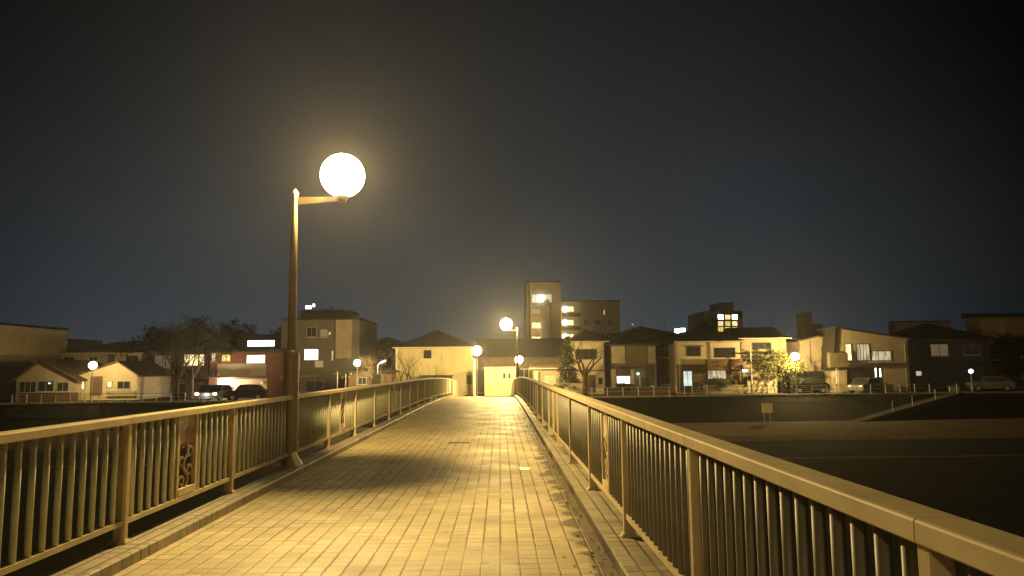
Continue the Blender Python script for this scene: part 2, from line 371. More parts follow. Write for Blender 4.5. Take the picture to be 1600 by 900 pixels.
# ------------------------------------------------------------------ railings
RL, RR = -3.19, 1.09
HZ = 1.15
def railing(X, sgn, posts, gaps, label, lamp_gap=None, y_end=50.0, orn_bays=()):
    """sgn +1: walkway lies towards +x"""
    rt = thing('bridge_railing', label, 'railing', (X, posts[0], 0), 'railings of the footbridge')
    y0, y1 = posts[0], y_end
    # handrail: one length per bay with a fine joint over each post
    hr = MB(); hw = 0.065
    sec = [(-hw, -0.058), (-hw, -0.009), (-hw + 0.003, -0.003), (-hw + 0.010, 0.0), (hw - 0.010, 0.0), (hw - 0.003, -0.003), (hw, -0.009), (hw, -0.058), (hw - 0.012, -0.066), (-hw + 0.012, -0.066)]
    ends = list(posts)
    for i in range(len(ends) - 1):
        a, c = ends[i] + 0.003, ends[i + 1] - 0.003
        hr.sweep(sec, [(X, a + (c - a) * t / 4, prof(a + (c - a) * t / 4) + HZ) for t in range(5)])
    hr.build('handrail', rail_m, rt)
    br = MB(); s2 = [(-0.028, 0.0), (-0.028, 0.042), (0.028, 0.042), (0.028, 0.0)]
    for i in range(len(ends) - 1):
        a, c = ends[i], ends[i + 1]
        br.sweep(s2, [(X, a + (c - a) * t / 4, prof(a + (c - a) * t / 4) + 0.25) for t in range(5)])
    br.build('bottom_rail', rail_m, rt)
    # posts: plates that are slim under the handrail and swell on the outer side
    pm = MB()
    o_ = -sgn
    pts = [(0.045 * sgn, 0.10), (0.045 * sgn, 1.082), (0.022 * o_ * -0.0 - 0.0 + 0.012 * o_, 1.082), (0.020 * o_, 0.98), (0.040 * o_, 0.86), (0.050 * o_, 0.76), (0.052 * o_, 0.22), (0.052 * o_, 0.10)]
    pm.prism_y([(x, z) for x, z in pts], -0.03, 0.03)
    foot = MB(); foot.box(-0.07, 0.07, -0.055, 0.055, 0.10, 0.112)
    foot.prism_y([(-0.062, 0.112), (0.062, 0.112), (0.056, 0.13), (-0.056, 0.13)], -0.042, 0.042)
    first = None
    for Y in posts:
        if lamp_gap and abs(Y - lamp_gap) < 0.3: continue
        loc = (0, Y - posts[0], prof(Y))
        if first is None:
            p0 = pm.build('post', rail_m, None, bevel=0.006); p0.parent = rt; p0.location = loc
            f0 = foot.build('foot_plate', rail_m, None); f0.parent = p0; f0.location = (0, 0, 0)
            first = (p0, f0)
        else:
            p = dupe(first[0], rt, loc); dupe(first[1], p, (0, 0, 0))
    # balusters
    cells = []
    for i in range(len(posts) - 1):
        a, c = posts[i], posts[i + 1]
        nb = 16; st = (c - a) / nb
        for k in range(1, nb):
            y = a + st * k
            if i in orn_bays and 6 < k < 10: continue
            if lamp_gap and abs(y - lamp_gap) < 0.18: continue
            cells.append(y)
    ahead = sorted([y for y in cells if y > 1.2 or sgn > 0 and y > 3.5])
    near = ahead[:100] if sgn < 0 else [y for y in ahead if y > 3.5][:100]
    rest = [y for y in cells if y not in near]
    bb = MB(); bb.tube((0, 0, 0.288), (0, 0, 1.09), 0.023, n=12)
    b0 = None
    for y in near:
        if b0 is None:
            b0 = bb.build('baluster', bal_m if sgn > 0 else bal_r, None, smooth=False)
            for pl in b0.data.polygons: pl.use_smooth = len(pl.vertices) == 4
            b0.parent = rt; b0.location = (0, y - posts[0], prof(y))
        else: dupe(b0, rt, (0, y - posts[0], prof(y)))
    rb = MB()
    for y in rest: rb.tube((X, y, prof(y) + 0.288), (X, y, prof(y) + 1.09), 0.023, n=8, caps=False)
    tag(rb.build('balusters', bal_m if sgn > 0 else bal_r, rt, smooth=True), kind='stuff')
    # cast ornament panels: flat frame with scrolls
    for i in orn_bays:
        a, c = posts[i], posts[i + 1]; st = (c - a) / 16
        ya, yb = a + st * 6.6, a + st * 9.4; z = prof((ya + yb) / 2)
        fr = MB()
        fr.box(X - 0.022, X + 0.022, ya - 0.02, ya + 0.02, z + 0.285, z + 1.09)
        fr.box(X - 0.022, X + 0.022, yb - 0.02, yb + 0.02, z + 0.285, z + 1.09)
        fr.box(X - 0.026, X + 0.026, ya + 0.021, yb - 0.021, z + 0.30, z + 0.37)
        pn = fr.build('ornament_panel', rail_m, rt)
        sc = MB(); rr = random.Random(i * 5 + 1)
        # backing upper plate plus leaf scrolls
        sc.box(X - 0.006, X + 0.006, ya + 0.022, yb - 0.022, z + 0.80, z + 1.08)
        cy = (ya + yb) / 2
        for kk in range(7):
            zc = z + 0.42 + kk * 0.095; side = 1 if kk % 2 else -1; R0 = 0.075
            prev = None
            for t in range(15):
                an = t * 0.42; r = R0 * (1 - t / 19.0)
                pt = Vector((X + 0.004 * side, cy + side * 0.075 + math.cos(an) * r * side, zc + math.sin(an) * r))
                if prev is not None: sc.bar(prev, pt, 0.014, 0.024)
                prev = pt
        stem = [Vector((X, cy + 0.06 * math.sin(t * 0.9), z + 0.37 + t * 0.043)) for t in range(11)]
        for p, q_ in zip(stem, stem[1:]): sc.bar(p, q_, 0.018, 0.03)
        sc.build('leaf_scroll', orn_m if sgn > 0 else rail_m, pn)
    return rt

SL, SR = 2.5, 2.42
postsL = [6.45 + SL * k for k in range(-6, 18)]
postsR = [6.45 - 2.29 * k for k in range(6, 0, -1)] + [6.45 + SR * k for k in range(0, 19)]
LAMP_Y = 11.45
railing(RL, +1, postsL, None, 'beige metal railing along the left edge of the footbridge', lamp_gap=LAMP_Y, orn_bays=(6, 9, 12), y_end=postsL[-1])
railing(RR, -1, postsR, None, 'beige metal railing along the right edge of the footbridge', orn_bays=(6, 9, 12), y_end=postsR[-1])

# curved end walls beyond the railings
for X, ye, lab in ((RL, postsL[-1], 'low curved concrete end wall after the left railing'), (RR, postsR[-1], 'low curved concrete end wall after the right railing')):
    t = MB(); n_ = 14; L_ = 15.0
    for i in range(n_ + 1):
        u = i / n_; y = ye + 0.15 + L_ * u; top = prof(min(y, 67)) + 1.12 * math.sqrt(max(0.0, 1 - u ** 2.2)) + 0.03
        z0 = prof(min(y, 67)) - 0.3
        t.v += [(X - 0.11, y, z0), (X - 0.11, y, top - 0.02), (X - 0.08, y, top), (X + 0.08, y, top), (X + 0.11, y, top - 0.02), (X + 0.11, y, z0)]
    for i in range(n_):
        for j in range(5): t.f.append((6 * i + j, 6 * i + j + 1, 6 * i + 7 + j, 6 * i + 6 + j))
    t.f += [tuple(range(6)), tuple(range(6 * n_ + 5, 6 * n_ - 1, -1))]
    tag(t.build('end_wall', cream, origin=(X, ye, prof(ye))), lab, 'wall', 'end walls of the footbridge')

# ------------------------------------------------------------------ bridge lamps
def bridge_lamp(X, Y, side, label, watts, R_g=0.345, dz=0.0):
    """side +1: arm reaches towards +x"""
    z0 = prof(Y) + 0.10 + dz
    r = thing('street_lamp', label, 'street lamp', (X, Y, z0), 'globe lamps on the footbridge')
    p = MB(); p.lathe((X, Y, z0), [(0.118, 0), (0.118, 1.66), (0.105, 1.70), (0.066, 1.74)], 20)
    p.build('pole_base', pole_m, r, smooth=False)
    p = MB(); p.lathe((X, Y, z0), [(0.066, 1.72), (0.048, 4.13), (0.048, 4.16)], 16)
    pu = p.build('pole', pole_m, r)
    for o in (pu,):
        for pl in o.data.polygons: pl.use_smooth = len(pl.vertices) == 4
    c = MB(); c.lathe((X, Y, z0), [(0.058, 4.162), (0.058, 4.19), (0.03, 4.24), (0.012, 4.26)], 14); c.build('cap', pole_m, r)
    zc = z0 + 4.16
    a = MB(); ax = X + side * 0.74
    a.prism_y([(X + side * 0.04, zc - 0.15), (ax - side * 0.06, zc - 0.10), (ax - side * 0.06, zc - 0.03), (X + side * 0.04, zc - 0.03)], Y - 0.02, Y + 0.02)
    a.build('arm', pole_m, r)
    f = MB(); f.lathe((ax, Y, zc), [(0.05, -0.12), (0.09, -0.06), (0.10, 0.0), (0.15, 0.10), (0.15, 0.13), (0.13, 0.135)], 24)
    f.build('globe_holder', pole_m, r)
    gc = zc + 0.315
    prf = [(math.sin(t) * R_g, -math.cos(t) * R_g) for t in [0.30 + (math.pi - 0.34) * i / 18 for i in range(19)]]
    gl = MB(); gl.lathe((ax, Y, gc), prf, 32); gl.build('globe', globe_m, r, smooth=True)
    light(r, (ax, Y, gc + 0.035), watts, WARM, 0.075)
    return r
bridge_lamp(RL, LAMP_Y, +1, 'brown lamp post with a glowing globe, rising from the left railing', 3300)
bridge_lamp(RR + 0.12, 48.6, -1, 'farther globe lamp at the end of the right railing', 7000, 0.40, 0.12)
bridge_lamp(RL, -13.0, +1, 'globe lamp on the left railing behind the photographer', 1100)

# small pale plate on the kerb by the lamp
pl = MB(); pl.add([(-0.05, -0.012, 0), (0.05, -0.012, 0), (0.05, 0.012, 0), (-0.05, 0.012, 0), (-0.04, -0.012, 0.23), (0.035, -0.012, 0.23), (0.035, 0.012, 0.23), (-0.04, 0.012, 0.23)],
                 [(3, 2, 1, 0), (4, 5, 6, 7), (0, 1, 5, 4), (1, 2, 6, 5), (2, 3, 7, 6), (3, 0, 4, 7)])
o = pl.build('pale_plate', plate_m, bevel=0.004)
o.location = (RL + 0.20, LAMP_Y - 0.14, 0.10); o.rotation_euler = (R(-8), R(-27), R(10))
tag(o, 'small pale plate leaning against the foot of the lamp post', 'plate')
# deck fittings
c = MB(); c.lathe((0, 0, 0), [(0.20, 0.0), (0.20, 0.004), (0.17, 0.010), (0.05, 0.012)], 24)
pp = at(746, 632, 31.0); zz = prof(31.0)
o = c.build('drain_cover', steel, origin=(0, 0, 0)); o.location = (pp.x, 31.0, zz + 0.001); tag(o, 'round pale metal cover in the tiles near the far end of the deck', 'drain cover')
c = MB(); c.box(-0.22, 0.22, -0.10, 0.10, 0.0, 0.006)
for i in range(6): c.box(-0.20 + i * 0.07, -0.17 + i * 0.07, -0.08, 0.08, 0.006, 0.010)
pp = at(718, 692, 15.6); o = c.build('floor_grate', dark); o.location = (pp.x, 15.6, 0.001); tag(o, 'small dark rectangular grate set in the middle of the deck', 'grate')
c = MB(); c.box(-0.075, 0.075, -0.15, 0.15, 0.0, 0.004); pp = at(820, 729, 11.4)
o = c.build('repair_slab', plate_m, bevel=0.001); o.location = (pp.x, 11.5, 0.001); tag(o, 'pale replacement slab in the deck near the right kerb', 'paving slab')
# fallen leaves / moss along the right kerb
mo = MB(); rr = random.Random(3)
for i in range(900):
    y = rr.uniform(3.2, 30) if i < 700 else rr.uniform(3.2, 46)
    cl = 0.5 + 0.5 * math.sin(y * 1.7) * math.sin(y * 0.63 + 1)
    if rr.random() > 0.25 + 0.75 * cl: continue
    x = KX_R - 0.01 - abs(rr.gauss(0, 0.07 + 0.07 * cl)); z = prof(y) + 0.003
    s_ = rr.uniform(0.008, 0.022); an = rr.uniform(0, 6.28)
    a = Vector((math.cos(an), math.sin(an), rr.uniform(-0.2, 0.5))) * s_; b2 = Vector((-math.sin(an), math.cos(an), rr.uniform(-0.2, 0.5))) * s_ * 0.7
    c0 = Vector((x, y, z + 0.006)); mo.add([c0 - a, c0 - b2, c0 + a, c0 + b2], [(0, 1, 2, 3)])
tag(mo.build('leaf_litter', mat('litter', (0.07, 0.045, 0.018), rough=0.95, var=0.4, scale=20), fix=False), 'brown dead leaves and moss gathered along the right kerb', 'leaf litter', kind='stuff')

# ------------------------------------------------------------------ buildings
HS = []
class House:
    def __init__(s, name, label, cat, px0, px1, py_eave, Y, wall, depth=8.0, roof='hip', rh=1.6, over=0.45, roof_m=None, group=None, base=G, fascia=True, gable_px=None, storey=True):
        pm = (px0 + px1) / 2
        a = at(px0, py_eave, Y); b = at(px1, py_eave, Y); m = at(pm, py_eave, Y)
        s.Y = Y; s.x0, s.x1, s.ze = a.x, b.x, m.z; s.g = base
        HS.append(s)
        s.r = thing(name, label, cat, ((s.x0 + s.x1) / 2, Y + depth / 2, base), group)
        w_ = MB(); x0, x1, ze = s.x0, s.x1, s.ze
        if roof == 'gable_y':
            ap = (x0 + x1) / 2 if gable_px is None else at(gable_px, py_eave, Y).x
            w_.prism_y([(x0, base - 0.3), (x1, base - 0.3), (x1, ze), (ap, ze + rh), (x0, ze)], Y, Y + depth)
        else:
            w_.box(x0, x1, Y, Y + depth, base - 0.3, ze)
        s.wall = w_.build('wall', wall, s.r)
        rm = roof_m or roof_d; o = over; t = 0.14
        f = MB()
        if roof == 'hip':
            A = [(x0 - o, Y - o), (x1 + o, Y - o), (x1 + o, Y + depth + o), (x0 - o, Y + depth + o)]
            h = min(depth, x1 - x0) / 2 + o
            if (x1 - x0) >= depth: rd = [(x0 - o + h, Y + depth / 2), (x1 + o - h, Y + depth / 2)]
            else: rd = [((x0 + x1) / 2, Y - o + h), ((x0 + x1) / 2, Y + depth + o - h)]
            vs = [(x, y, ze + 0.003) for x, y in A] + [(x, y, ze + t) for x, y in A] + [(x, y, ze + t + rh) for x, y in rd]
            fs = [(3, 2, 1, 0), (0, 1, 5, 4), (1, 2, 6, 5), (2, 3, 7, 6), (3, 0, 4, 7)]
            if (x1 - x0) >= depth: fs += [(4, 5, 9, 8), (5, 6, 9), (6, 7, 8, 9), (7, 4, 8)]
            else: fs += [(4, 5, 8), (5, 6, 9, 8), (6, 7, 9), (7, 4, 8, 9)]
            f.add(vs, fs)
        elif roof == 'gable_x':
            f.prism_x([(Y - o, ze + 0.003), (Y + depth + o, ze + 0.003), (Y + depth + o, ze + t), (Y + depth / 2, ze + t + rh), (Y - o, ze + t)], x0 - o * 0.6, x1 + o * 0.6)
        elif roof == 'gable_y':
            sl = rh / max(0.1, ap - x0); sr = rh / max(0.1, x1 - ap)
            f.prism_y([(x0 - o, ze - sl * o + 0.01), (ap, ze + rh + 0.01), (x1 + o, ze - sr * o + 0.01), (x1 + o, ze - sr * o + t), (ap, ze + rh + t + 0.02), (x0 - o, ze - sl * o + t)], Y - o, Y + depth + o)
        elif roof == 'flat':
            f.box(x0 - 0.08, x1 + 0.08, Y - 0.08, Y + depth + 0.08, ze + 0.003, ze + 0.25)
        elif roof == 'shed':
            f.prism_x([(Y - o, ze + 0.003), (Y + depth + o, ze + 0.003), (Y + depth + o, ze + rh + t), (Y - o, ze + t)], x0 - o * 0.5, x1 + o * 0.5)
        s.roof = f.build('roof', rm, s.r)
        if fascia and roof in ('hip', 'gable_x', 'shed'):
            g_ = MB(); g_.box(x0 - o, x1 + o, Y - o - 0.09, Y - o - 0.003, ze + 0.02, ze + 0.12)
            g_.build('gutter', trim if wall in (cream, yellowm, beige) else dark, s.roof)
    def rect(s, px0, py0, px1, py1, Y=None):
        Y = Y or s.Y; pm, ym = (px0 + px1) / 2, (py0 + py1) / 2
        return at(px0, ym, Y).x, at(px1, ym, Y).x, at(pm, py1, Y).z, at(pm, py0, Y).z
    def win(s, px0, py0, px1, py1, pane=None, frame=None, panes=2, name='window', sill=True, label=None):
        x0, x1, z0, z1 = s.rect(px0, py0, px1, py1); y = s.Y
        pane = pane or glass; frame = frame or (dark if pane is not glass else steel)
        f = MB(); t = 0.05
        f.box(x0 - t, x0, y - 0.06, y - 0.002, z0 - t, z1 + t).box(x1, x1 + t, y - 0.06, y - 0.002, z0 - t, z1 + t)
        f.box(x0, x1, y - 0.06, y - 0.002, z0 - t, z0).box(x0, x1, y - 0.06, y - 0.002, z1, z1 + t)
        for i in range(1, panes):
            xm = x0 + (x1 - x0) * i / panes; f.box(xm - 0.02, xm + 0.02, y - 0.05, y - 0.026, z0, z1)
        fo = f.build(name, frame, s.r)
        if label: fo['label'] = label
        p = MB(); p.box(x0, x1, y - 0.024, y - 0.004, z0, z1); p.build('pane', pane, fo)
        if sill:
            q = MB(); q.box(x0 - 0.1, x1 + 0.1, y - 0.12, y - 0.002, z0 - t - 0.06, z0 - t - 0.003); q.build('sill', trim, fo)
        return fo
    def panel(s, name, px0, py0, px1, py1, m, out=0.03, gap=0.002, label=None):
        x0, x1, z0, z1 = s.rect(px0, py0, px1, py1); p = MB(); p.box(x0, x1, s.Y - gap - out, s.Y - gap, z0, z1)
        o = p.build(name, m, s.r)
        if label: o['label'] = label
        return o
    def balcony(s, px0, py0, px1, py1, m, out=1.0, bars=False):
        x0, x1, z0, z1 = s.rect(px0, py0, px1, py1); y = s.Y - 0.002
        b = MB(); b.box(x0, x1, y - out, y, z0 - 0.15, z0)
        if not bars:
            b.box(x0, x1, y - out, y - out + 0.1, z0, z1).box(x0, x0 + 0.1, y - out + 0.1, y, z0, z1).box(x1 - 0.1, x1, y - out + 0.1, y, z0, z1)
        o = b.build('balcony', m, s.r)
        r = MB()
        if bars:
            r.bar((x0, y - out + 0.04, z1), (x1, y - out + 0.04, z1), 0.06, 0.05)
            k = int((x1 - x0) / 0.14)
            for i in range(k + 1): r.bar((x0 + (x1 - x0) * i / k, y - out + 0.04, z0), (x0 + (x1 - x0) * i / k, y - out + 0.04, z1), 0.03, 0.03)
        else:
            r.box(x0 - 0.02, x1 + 0.02, y - out - 0.02, y - out + 0.12, z1 + 0.002, z1 + 0.05)
        r.build('balcony_rail', steel if bars else trim, o)
        return o
    def canopy(s, px0, px1, py, m, out=0.9, name='canopy'):
        x0, x1, z0, z1 = s.rect(px0, py, px1, py + 1); b = MB(); b.box(x0, x1, s.Y - out, s.Y - 0.002, z1 - 0.12, z1); return b.build(name, m, s.r)
    def lamp(s, px, py, m, r=0.12, name='wall_lamp', watts=0, color=WARM, out=0.2):
        p = at(px, py, s.Y - out - 0.003); b = MB()
        b.lathe((p.x, s.Y - out, p.z), [(r * math.sin(t), -r * math.cos(t)) for t in [0.25 + (math.pi - 0.5) * i / 8 for i in range(9)]], 12)
        b2 = MB(); b2.box(p.x - 0.03, p.x + 0.03, s.Y - out + 0.02, s.Y - 0.002, p.z + r, p.z + r + 0.05)
        h = b2.build(name, dark, s.r); b.build('lamp_glass', m, h, smooth=True)
        if watts: light(s.r, (p.x, s.Y - out - r - 0.15, p.z - 0.05), watts, color, 0.08)
        return h

def turn(h, cx, deg):
    c = Vector((cx, h.Y, h.g)); h.r.location = c + Matrix.Rotation(R(deg), 3, 'Z') @ (h.r.location - c); h.turned = (c, deg)
RH = 'row of houses on the far bank'
# ---- left side, from the left edge
h = House('apartment_block', 'plain beige three storey block at the left edge of the photo', 'apartment block', -60, 65, 510, 78, beige, roof='flat', depth=12)
h.win(17, 530, 29, 541, panes=1); h.win(15, 562, 30, 575); h.win(-20, 530, -8, 541, panes=1); h.win(-22, 562, -8, 575); h.panel('door', 30, 592, 42, 612, brown); h.balcony(-50, 583, -5, 592, beige, 1.0)
turn(h, h.x1, 31)
h = House('gable_house', 'single storey house with a wide low gable, leftmost of the gabled pair', 'house', 26, 120, 592, 73.5, beige, roof='gable_y', rh=1.75, gable_px=64, over=0.5, depth=9, roof_m=roof_b)
h.win(31, 597, 56, 613, panes=3); h.win(60, 596, 84, 611, panes=2, label='window with a faint reflection'); h.win(90, 598, 107, 611); h.lamp(77, 599, L_led, 0.05)
h = House('gable_house', 'small stucco house with a tall gable right beside the orange street lamp', 'house', 124, 215, 586, 74.5, cream, roof='gable_y', rh=1.25, gable_px=185, over=0.35, depth=8, roof_m=roof_b)
h.panel('door', 141, 588, 160, 618, brown); h.win(125, 596, 132, 608, L_warm, panes=1); h.win(168, 596, 175, 605, L_warm, panes=1); h.win(184, 596, 203, 607); h.panel('planter_wall', 168, 611, 213, 619, conc, 0.3)
h = House('long_house', 'low long house with a flat roofline behind the orange street lamp', 'house', 88, 168, 553, 86, beige, roof='hip', rh=0.9, depth=8)
h.win(100, 558, 116, 568); h.win(140, 558, 152, 568)
h = House('upper_house', 'two storey house with one wide dark upper window, behind the small gable', 'house', 180, 222, 553, 83, cream, roof='hip', rh=0.7, depth=8)
h.win(197, 556, 216, 565); h.panel('downpipe', 190, 553, 191, 580, steel, 0.06)
h = House('tree_screened_house', 'house with a dim greenish window behind the big bare tree', 'house', 238, 272, 550, 82, grey, roof='hip', rh=0.7, depth=8)
h.win(242, 555, 267, 575, L_dim, panes=2); h.win(246, 592, 258, 606)
h = House('lamplit_house', 'house with bright scattered window light seen through bare branches', 'house', 278, 326, 549, 82, brown, roof='hip', rh=0.9, depth=8)
h.win(288, 554, 319, 571, L_warm, panes=4, label='bright window crossed by branches'); h.panel('garage_door', 290, 600, 322, 622, cream, 0.06); h.canopy(284, 326, 597, beige, 1.2); h.win(282, 585, 300, 593, panes=2)
h = House('entrance_house', 'red brown house with brightly lit entrance and wide white upper windows', 'house', 328, 418, 550, 78, redbr, roof='shed', rh=0.6, depth=9, over=0.3)
h.win(331, 552, 337, 564, L_soft, panes=1); h.win(347, 554, 360, 564, L_yel, panes=2, label='yellow curtained window'); h.win(386, 555, 414, 567, L_white, panes=2, label='wide white lit window')
h.panel('cladding_band', 340, 568, 416, 588, beige, 0.05); h.panel('lower_wall', 366, 592, 417, 620, beige, 0.04); h.canopy(334, 418, 589, brown, 1.1)
h.panel('door', 333, 598, 345, 620, brown); h.panel('door_pane', 340, 592, 366, 604, L_white, 0.05, label='glaring lit entrance'); h.lamp(409, 598, L_red, 0.16)
p = at(353, 598, 76.4); light(h.r, (p.x, 76.3, p.z - 0.2), 900, (1, .78, .5), 0.3)
h = House('office_block', 'dark block with a row of four blown out white windows on its top floor', 'office building', 378, 436, 526, 92, dgrey, roof='flat', depth=8)
h.win(387, 532, 429, 541, L_white, panes=4, label='row of four bright windows'); h.panel('glowing_ledge', 386, 543, 428, 547, L_soft, 0.06); h.lamp(434, 549, L_white, 0.22)  # ledge glows by itself: window light put into its material
h = House('dark_apartments', 'dark grey apartment building with one bright square window, behind the lamp post', 'apartment building', 440, 562, 500, 84, grey, roof='flat', depth=12)
h.win(476, 546, 497, 562, L_white, panes=1, label='bright square window'); h.panel('air_conditioner', 493, 564, 505, 574, whitep, 0.35)
h.win(518, 548, 521, 562, L_soft, panes=1); h.win(500, 515, 512, 526, L_dim, panes=1); h.win(452, 548, 462, 570); h.win(480, 512, 494, 526); h.win(530, 515, 548, 535)
h.balcony(424, 588, 500, 594, grey, 1.2); h.panel('stairwell', 525, 500, 550, 560, beige, 0.25); h.win(446, 596, 470, 612); h.win(478, 596, 506, 612); h.lamp(515, 521, L_soft, 0.16)
h = House('roof_room', 'dark rooftop room carrying a small lit sign above the dark apartments', 'rooftop room', 470, 545, 488, 90, dgrey, roof='flat', depth=6)
q = at(487, 478, 92); s_ = MB(); s_.box(q.x - 0.75, q.x - 0.1, 92, 92.2, q.z - 0.35, q.z + 0.05).box(q.x + 0.1, q.x + 0.35, 92, 92.2, q.z - 0.1, q.z + 0.25); s_.build('roof_sign', lit('pink_light', (1, .75, .7), 6), h.r)
s_ = MB(); s_.tube((q.x, 92.1, h.ze + 0.2), (q.x, 92.1, q.z - 0.1), 0.05).tube((q.x - 0.6, 92.1, q.z - 0.4), (q.x - 0.6, 92.1, h.ze + 0.2), 0.04); s_.build('sign_frame', dark, h.r)
h = House('low_shed', 'low brown shed roof behind the bare tree at the middle lamp', 'shed', 545, 612, 582, 76, brown, roof='hip', rh=0.5, depth=5)
h.win(560, 590, 572, 600); h.lamp(526 + 22, 584, L_soft, 0.1)
# ---- centre
h = House('hip_roof_house', 'wide yellow lit house with dark hipped roof, just left of the bridge end', 'house', 619, 739, 544, 79, yellowm, roof='hip', rh=2.0, depth=8, over=0.35)
h.win(662, 547, 674, 560, panes=1); h.win(676, 547, 686, 559, yellowm, frame=cream, panes=1, label='shuttered window'); h.win(691, 547, 706, 570, yellowm, frame=beige, panes=1); h.win(711, 547, 725, 570, yellowm, frame=beige, panes=1)
h.panel('corner_board', 618, 544, 621, 600, whitep, 0.05); h.panel('downpipe', 719, 572, 720, 584, steel, 0.08); h.canopy(660, 708, 586, dgrey, 1.3); h.panel('door', 729, 586, 737, 600, dgrey, 0.05)
h.panel('porch_wall', 706, 586, 728, 612, cream, 0.25)
h = House('small_annex', 'small pale yellow annex with two tiny dark windows at the bridge end', 'annex', 757, 806, 577, 75, yellowm, roof='flat', depth=4, roof_m=beige)
h.win(786, 583, 790, 591, panes=1, sill=False); h.win(794, 583, 798, 591, panes=1, sill=False)
h = House('tiled_hall', 'long low hall with a dark tiled roof behind the small annex', 'hall', 742, 884, 560, 81, brown, roof='gable_x', rh=2.2, depth=9, over=0.7)
h.win(812, 577, 826, 592, panes=2); h.panel('passage_shadow', 743, 566, 756, 612, dark, 0.04)  # passage is a flat dark panel, its shade put into the colour
h = House('carport_house', 'low house front with a pale fascia and grey shutters right of the annex', 'house', 833, 882, 577, 76, beige, roof='shed', rh=0.5, depth=4, over=0.5, roof_m=cream)
h.panel('shutter', 851, 587, 869, 602, trim, 0.05); h.panel('gate_post', 836, 580, 841, 600, trim, 0.3)
# far tall buildings
h = House('apartment_tower', 'tall apartment tower with lit stair landings behind the bridge end', 'apartment tower', 822, 876, 441, 150, mat('tan_tile_wall', (0.24, 0.19, 0.135)), roof='flat', depth=14)
h.panel('side_wall', 829, 441, 831, 540, beige, 0.3)
h.panel('stairwell', 846, 468, 859, 540, grey, 0.3)
for y in (497, 518, 536): pass
h.win(831, 460, 862, 473, L_soft, frame=dark, panes=5, sill=False, label='lit top landing'); h.lamp(845, 466, L_spot, 0.75, out=1.2, watts=700)
h.lamp(841, 507, L_soft, 0.3, out=0.5, watts=160); h.lamp(841, 529, L_soft, 0.3, out=0.5, watts=160)
h.win(831, 504, 845, 513, L_warm, panes=2, sill=False); h.win(831, 526, 845, 535, L_warm, panes=2, sill=False); h.win(831, 482, 844, 491, L_dim, panes=2, sill=False)
h.win(847, 494, 857, 501, L_dim, panes=1, sill=False); h.win(847, 513, 857, 520, L_dim, panes=1, sill=False)
h = House('apartment_wing', 'wide six storey apartment wing with three lit landings, joined behind the tower', 'apartment building', 868, 968, 471, 156, mat('grey_tile_wall', (0.22, 0.19, 0.16)), roof='flat', depth=14)
for y in (483, 504, 526):
    h.balcony(878, y + 6, 906, y + 11, dgrey, 1.2); h.lamp(883, y, L_spot, 0.55, out=0.8, watts=350); h.win(886, y - 4, 896, y + 4, L_warm, panes=2, sill=False)
h.win(943, 484, 945, 492, L_soft, panes=1, sill=False); h.panel('stairwell', 866, 478, 878, 540, beige, 0.3)
for yy in (500, 520):
    for xx in (912, 930, 950): h.win(xx, yy, xx + 8, yy + 8, glass, panes=2, sill=False)
# ---- right side
h = House('cream_house', 'tall cream house with one brown window and garage door behind the bare tree', 'house', 894, 944, 535, 76.5, cream, roof='hip', rh=1.3, depth=8, group=RH)
h.win(900, 546, 931, 561, glass, frame=brown, panes=3, sill=False); h.panel('garage_door', 914, 586, 930, 613, brown, 0.05); h.panel('string_course', 894, 578, 944, 580, brown, 0.1)
h.win(935, 590, 941, 600, panes=1)
h = House('panelled_house', 'house with cream and olive panels above a bright white window', 'house', 954, 1024, 539, 77, grey, roof='hip', rh=1.6, depth=8, group=RH)
h.panel('cream_panel', 955, 541, 976, 568, cream, 0.12); h.panel('cream_panel', 1012, 541, 1023, 568, cream, 0.12); h.panel('olive_panel', 977, 541, 1011, 568, mat('olive_siding', (0.16, 0.14, 0.075)), 0.08)
h.win(964, 588, 984, 599, L_white, panes=2, label='bright white ground floor window'); h.panel('entrance_surround', 955, 577, 962, 612, trim, 0.15); h.panel('entrance_surround', 985, 577, 990, 600, trim, 0.15); h.canopy(955, 1024, 572, brown, 0.8)
h.lamp(997, 584, L_led, 0.10); h.panel('downpipe', 999, 589, 1000, 602, whitep, 0.08); h.panel('door', 1004, 590, 1014, 613, dgrey, 0.04)
h = House('dark_house', 'unlit dark house between the olive panelled and the balcony house', 'house', 1026, 1056, 536, 80, dgrey, roof='hip', rh=1.0, depth=7, group=RH)
h.win(1032, 546, 1046, 558); h.win(1032, 588, 1046, 600)
h = House('balcony_house', 'cream house with small brown window and a red brown balcony at right', 'house', 1058, 1156, 535, 76, cream, roof='hip', rh=1.7, depth=8, group=RH)
h.win(1073, 542, 1094, 556, glass, frame=brown, panes=2, sill=False); h.panel('curtain_box', 1070, 540, 1099, 541.6, brown, 0.2)
h.win(1117, 544, 1148, 558, glass, frame=dark, panes=4, sill=False, label='balcony doors')
h.panel('lower_wall', 1058, 569, 1156, 613, mat('taupe_siding', (0.12, 0.085, 0.055)), 0.05)
h.balcony(1102, 561, 1156, 575, mat('red_brown_board', (0.15, 0.085, 0.05)), 1.0)
h.Y -= 0.06
h.win(1068, 580, 1081, 603, L_cool, panes=2, sill=False, label='cool lit entrance glass'); h.win(1106, 579, 1134, 592, L_soft, panes=2, sill=False, label='yellow window behind a bush')
h = House('awning_house', 'yellowish house with a dark sloping awning and flagpole in front', 'house', 1158, 1228, 530, 76.5, beige, roof='gable_x', rh=1.3, depth=8, group=RH)
h.win(1176, 536, 1204, 545, glass, frame=dark, panes=3, sill=False); h.canopy(1160, 1208, 552, dgrey, 1.3, 'awning'); h.panel('recess_shadow', 1160, 556, 1178, 564, dark, 0.03)  # shade under the awning is a thin dark panel on the wall
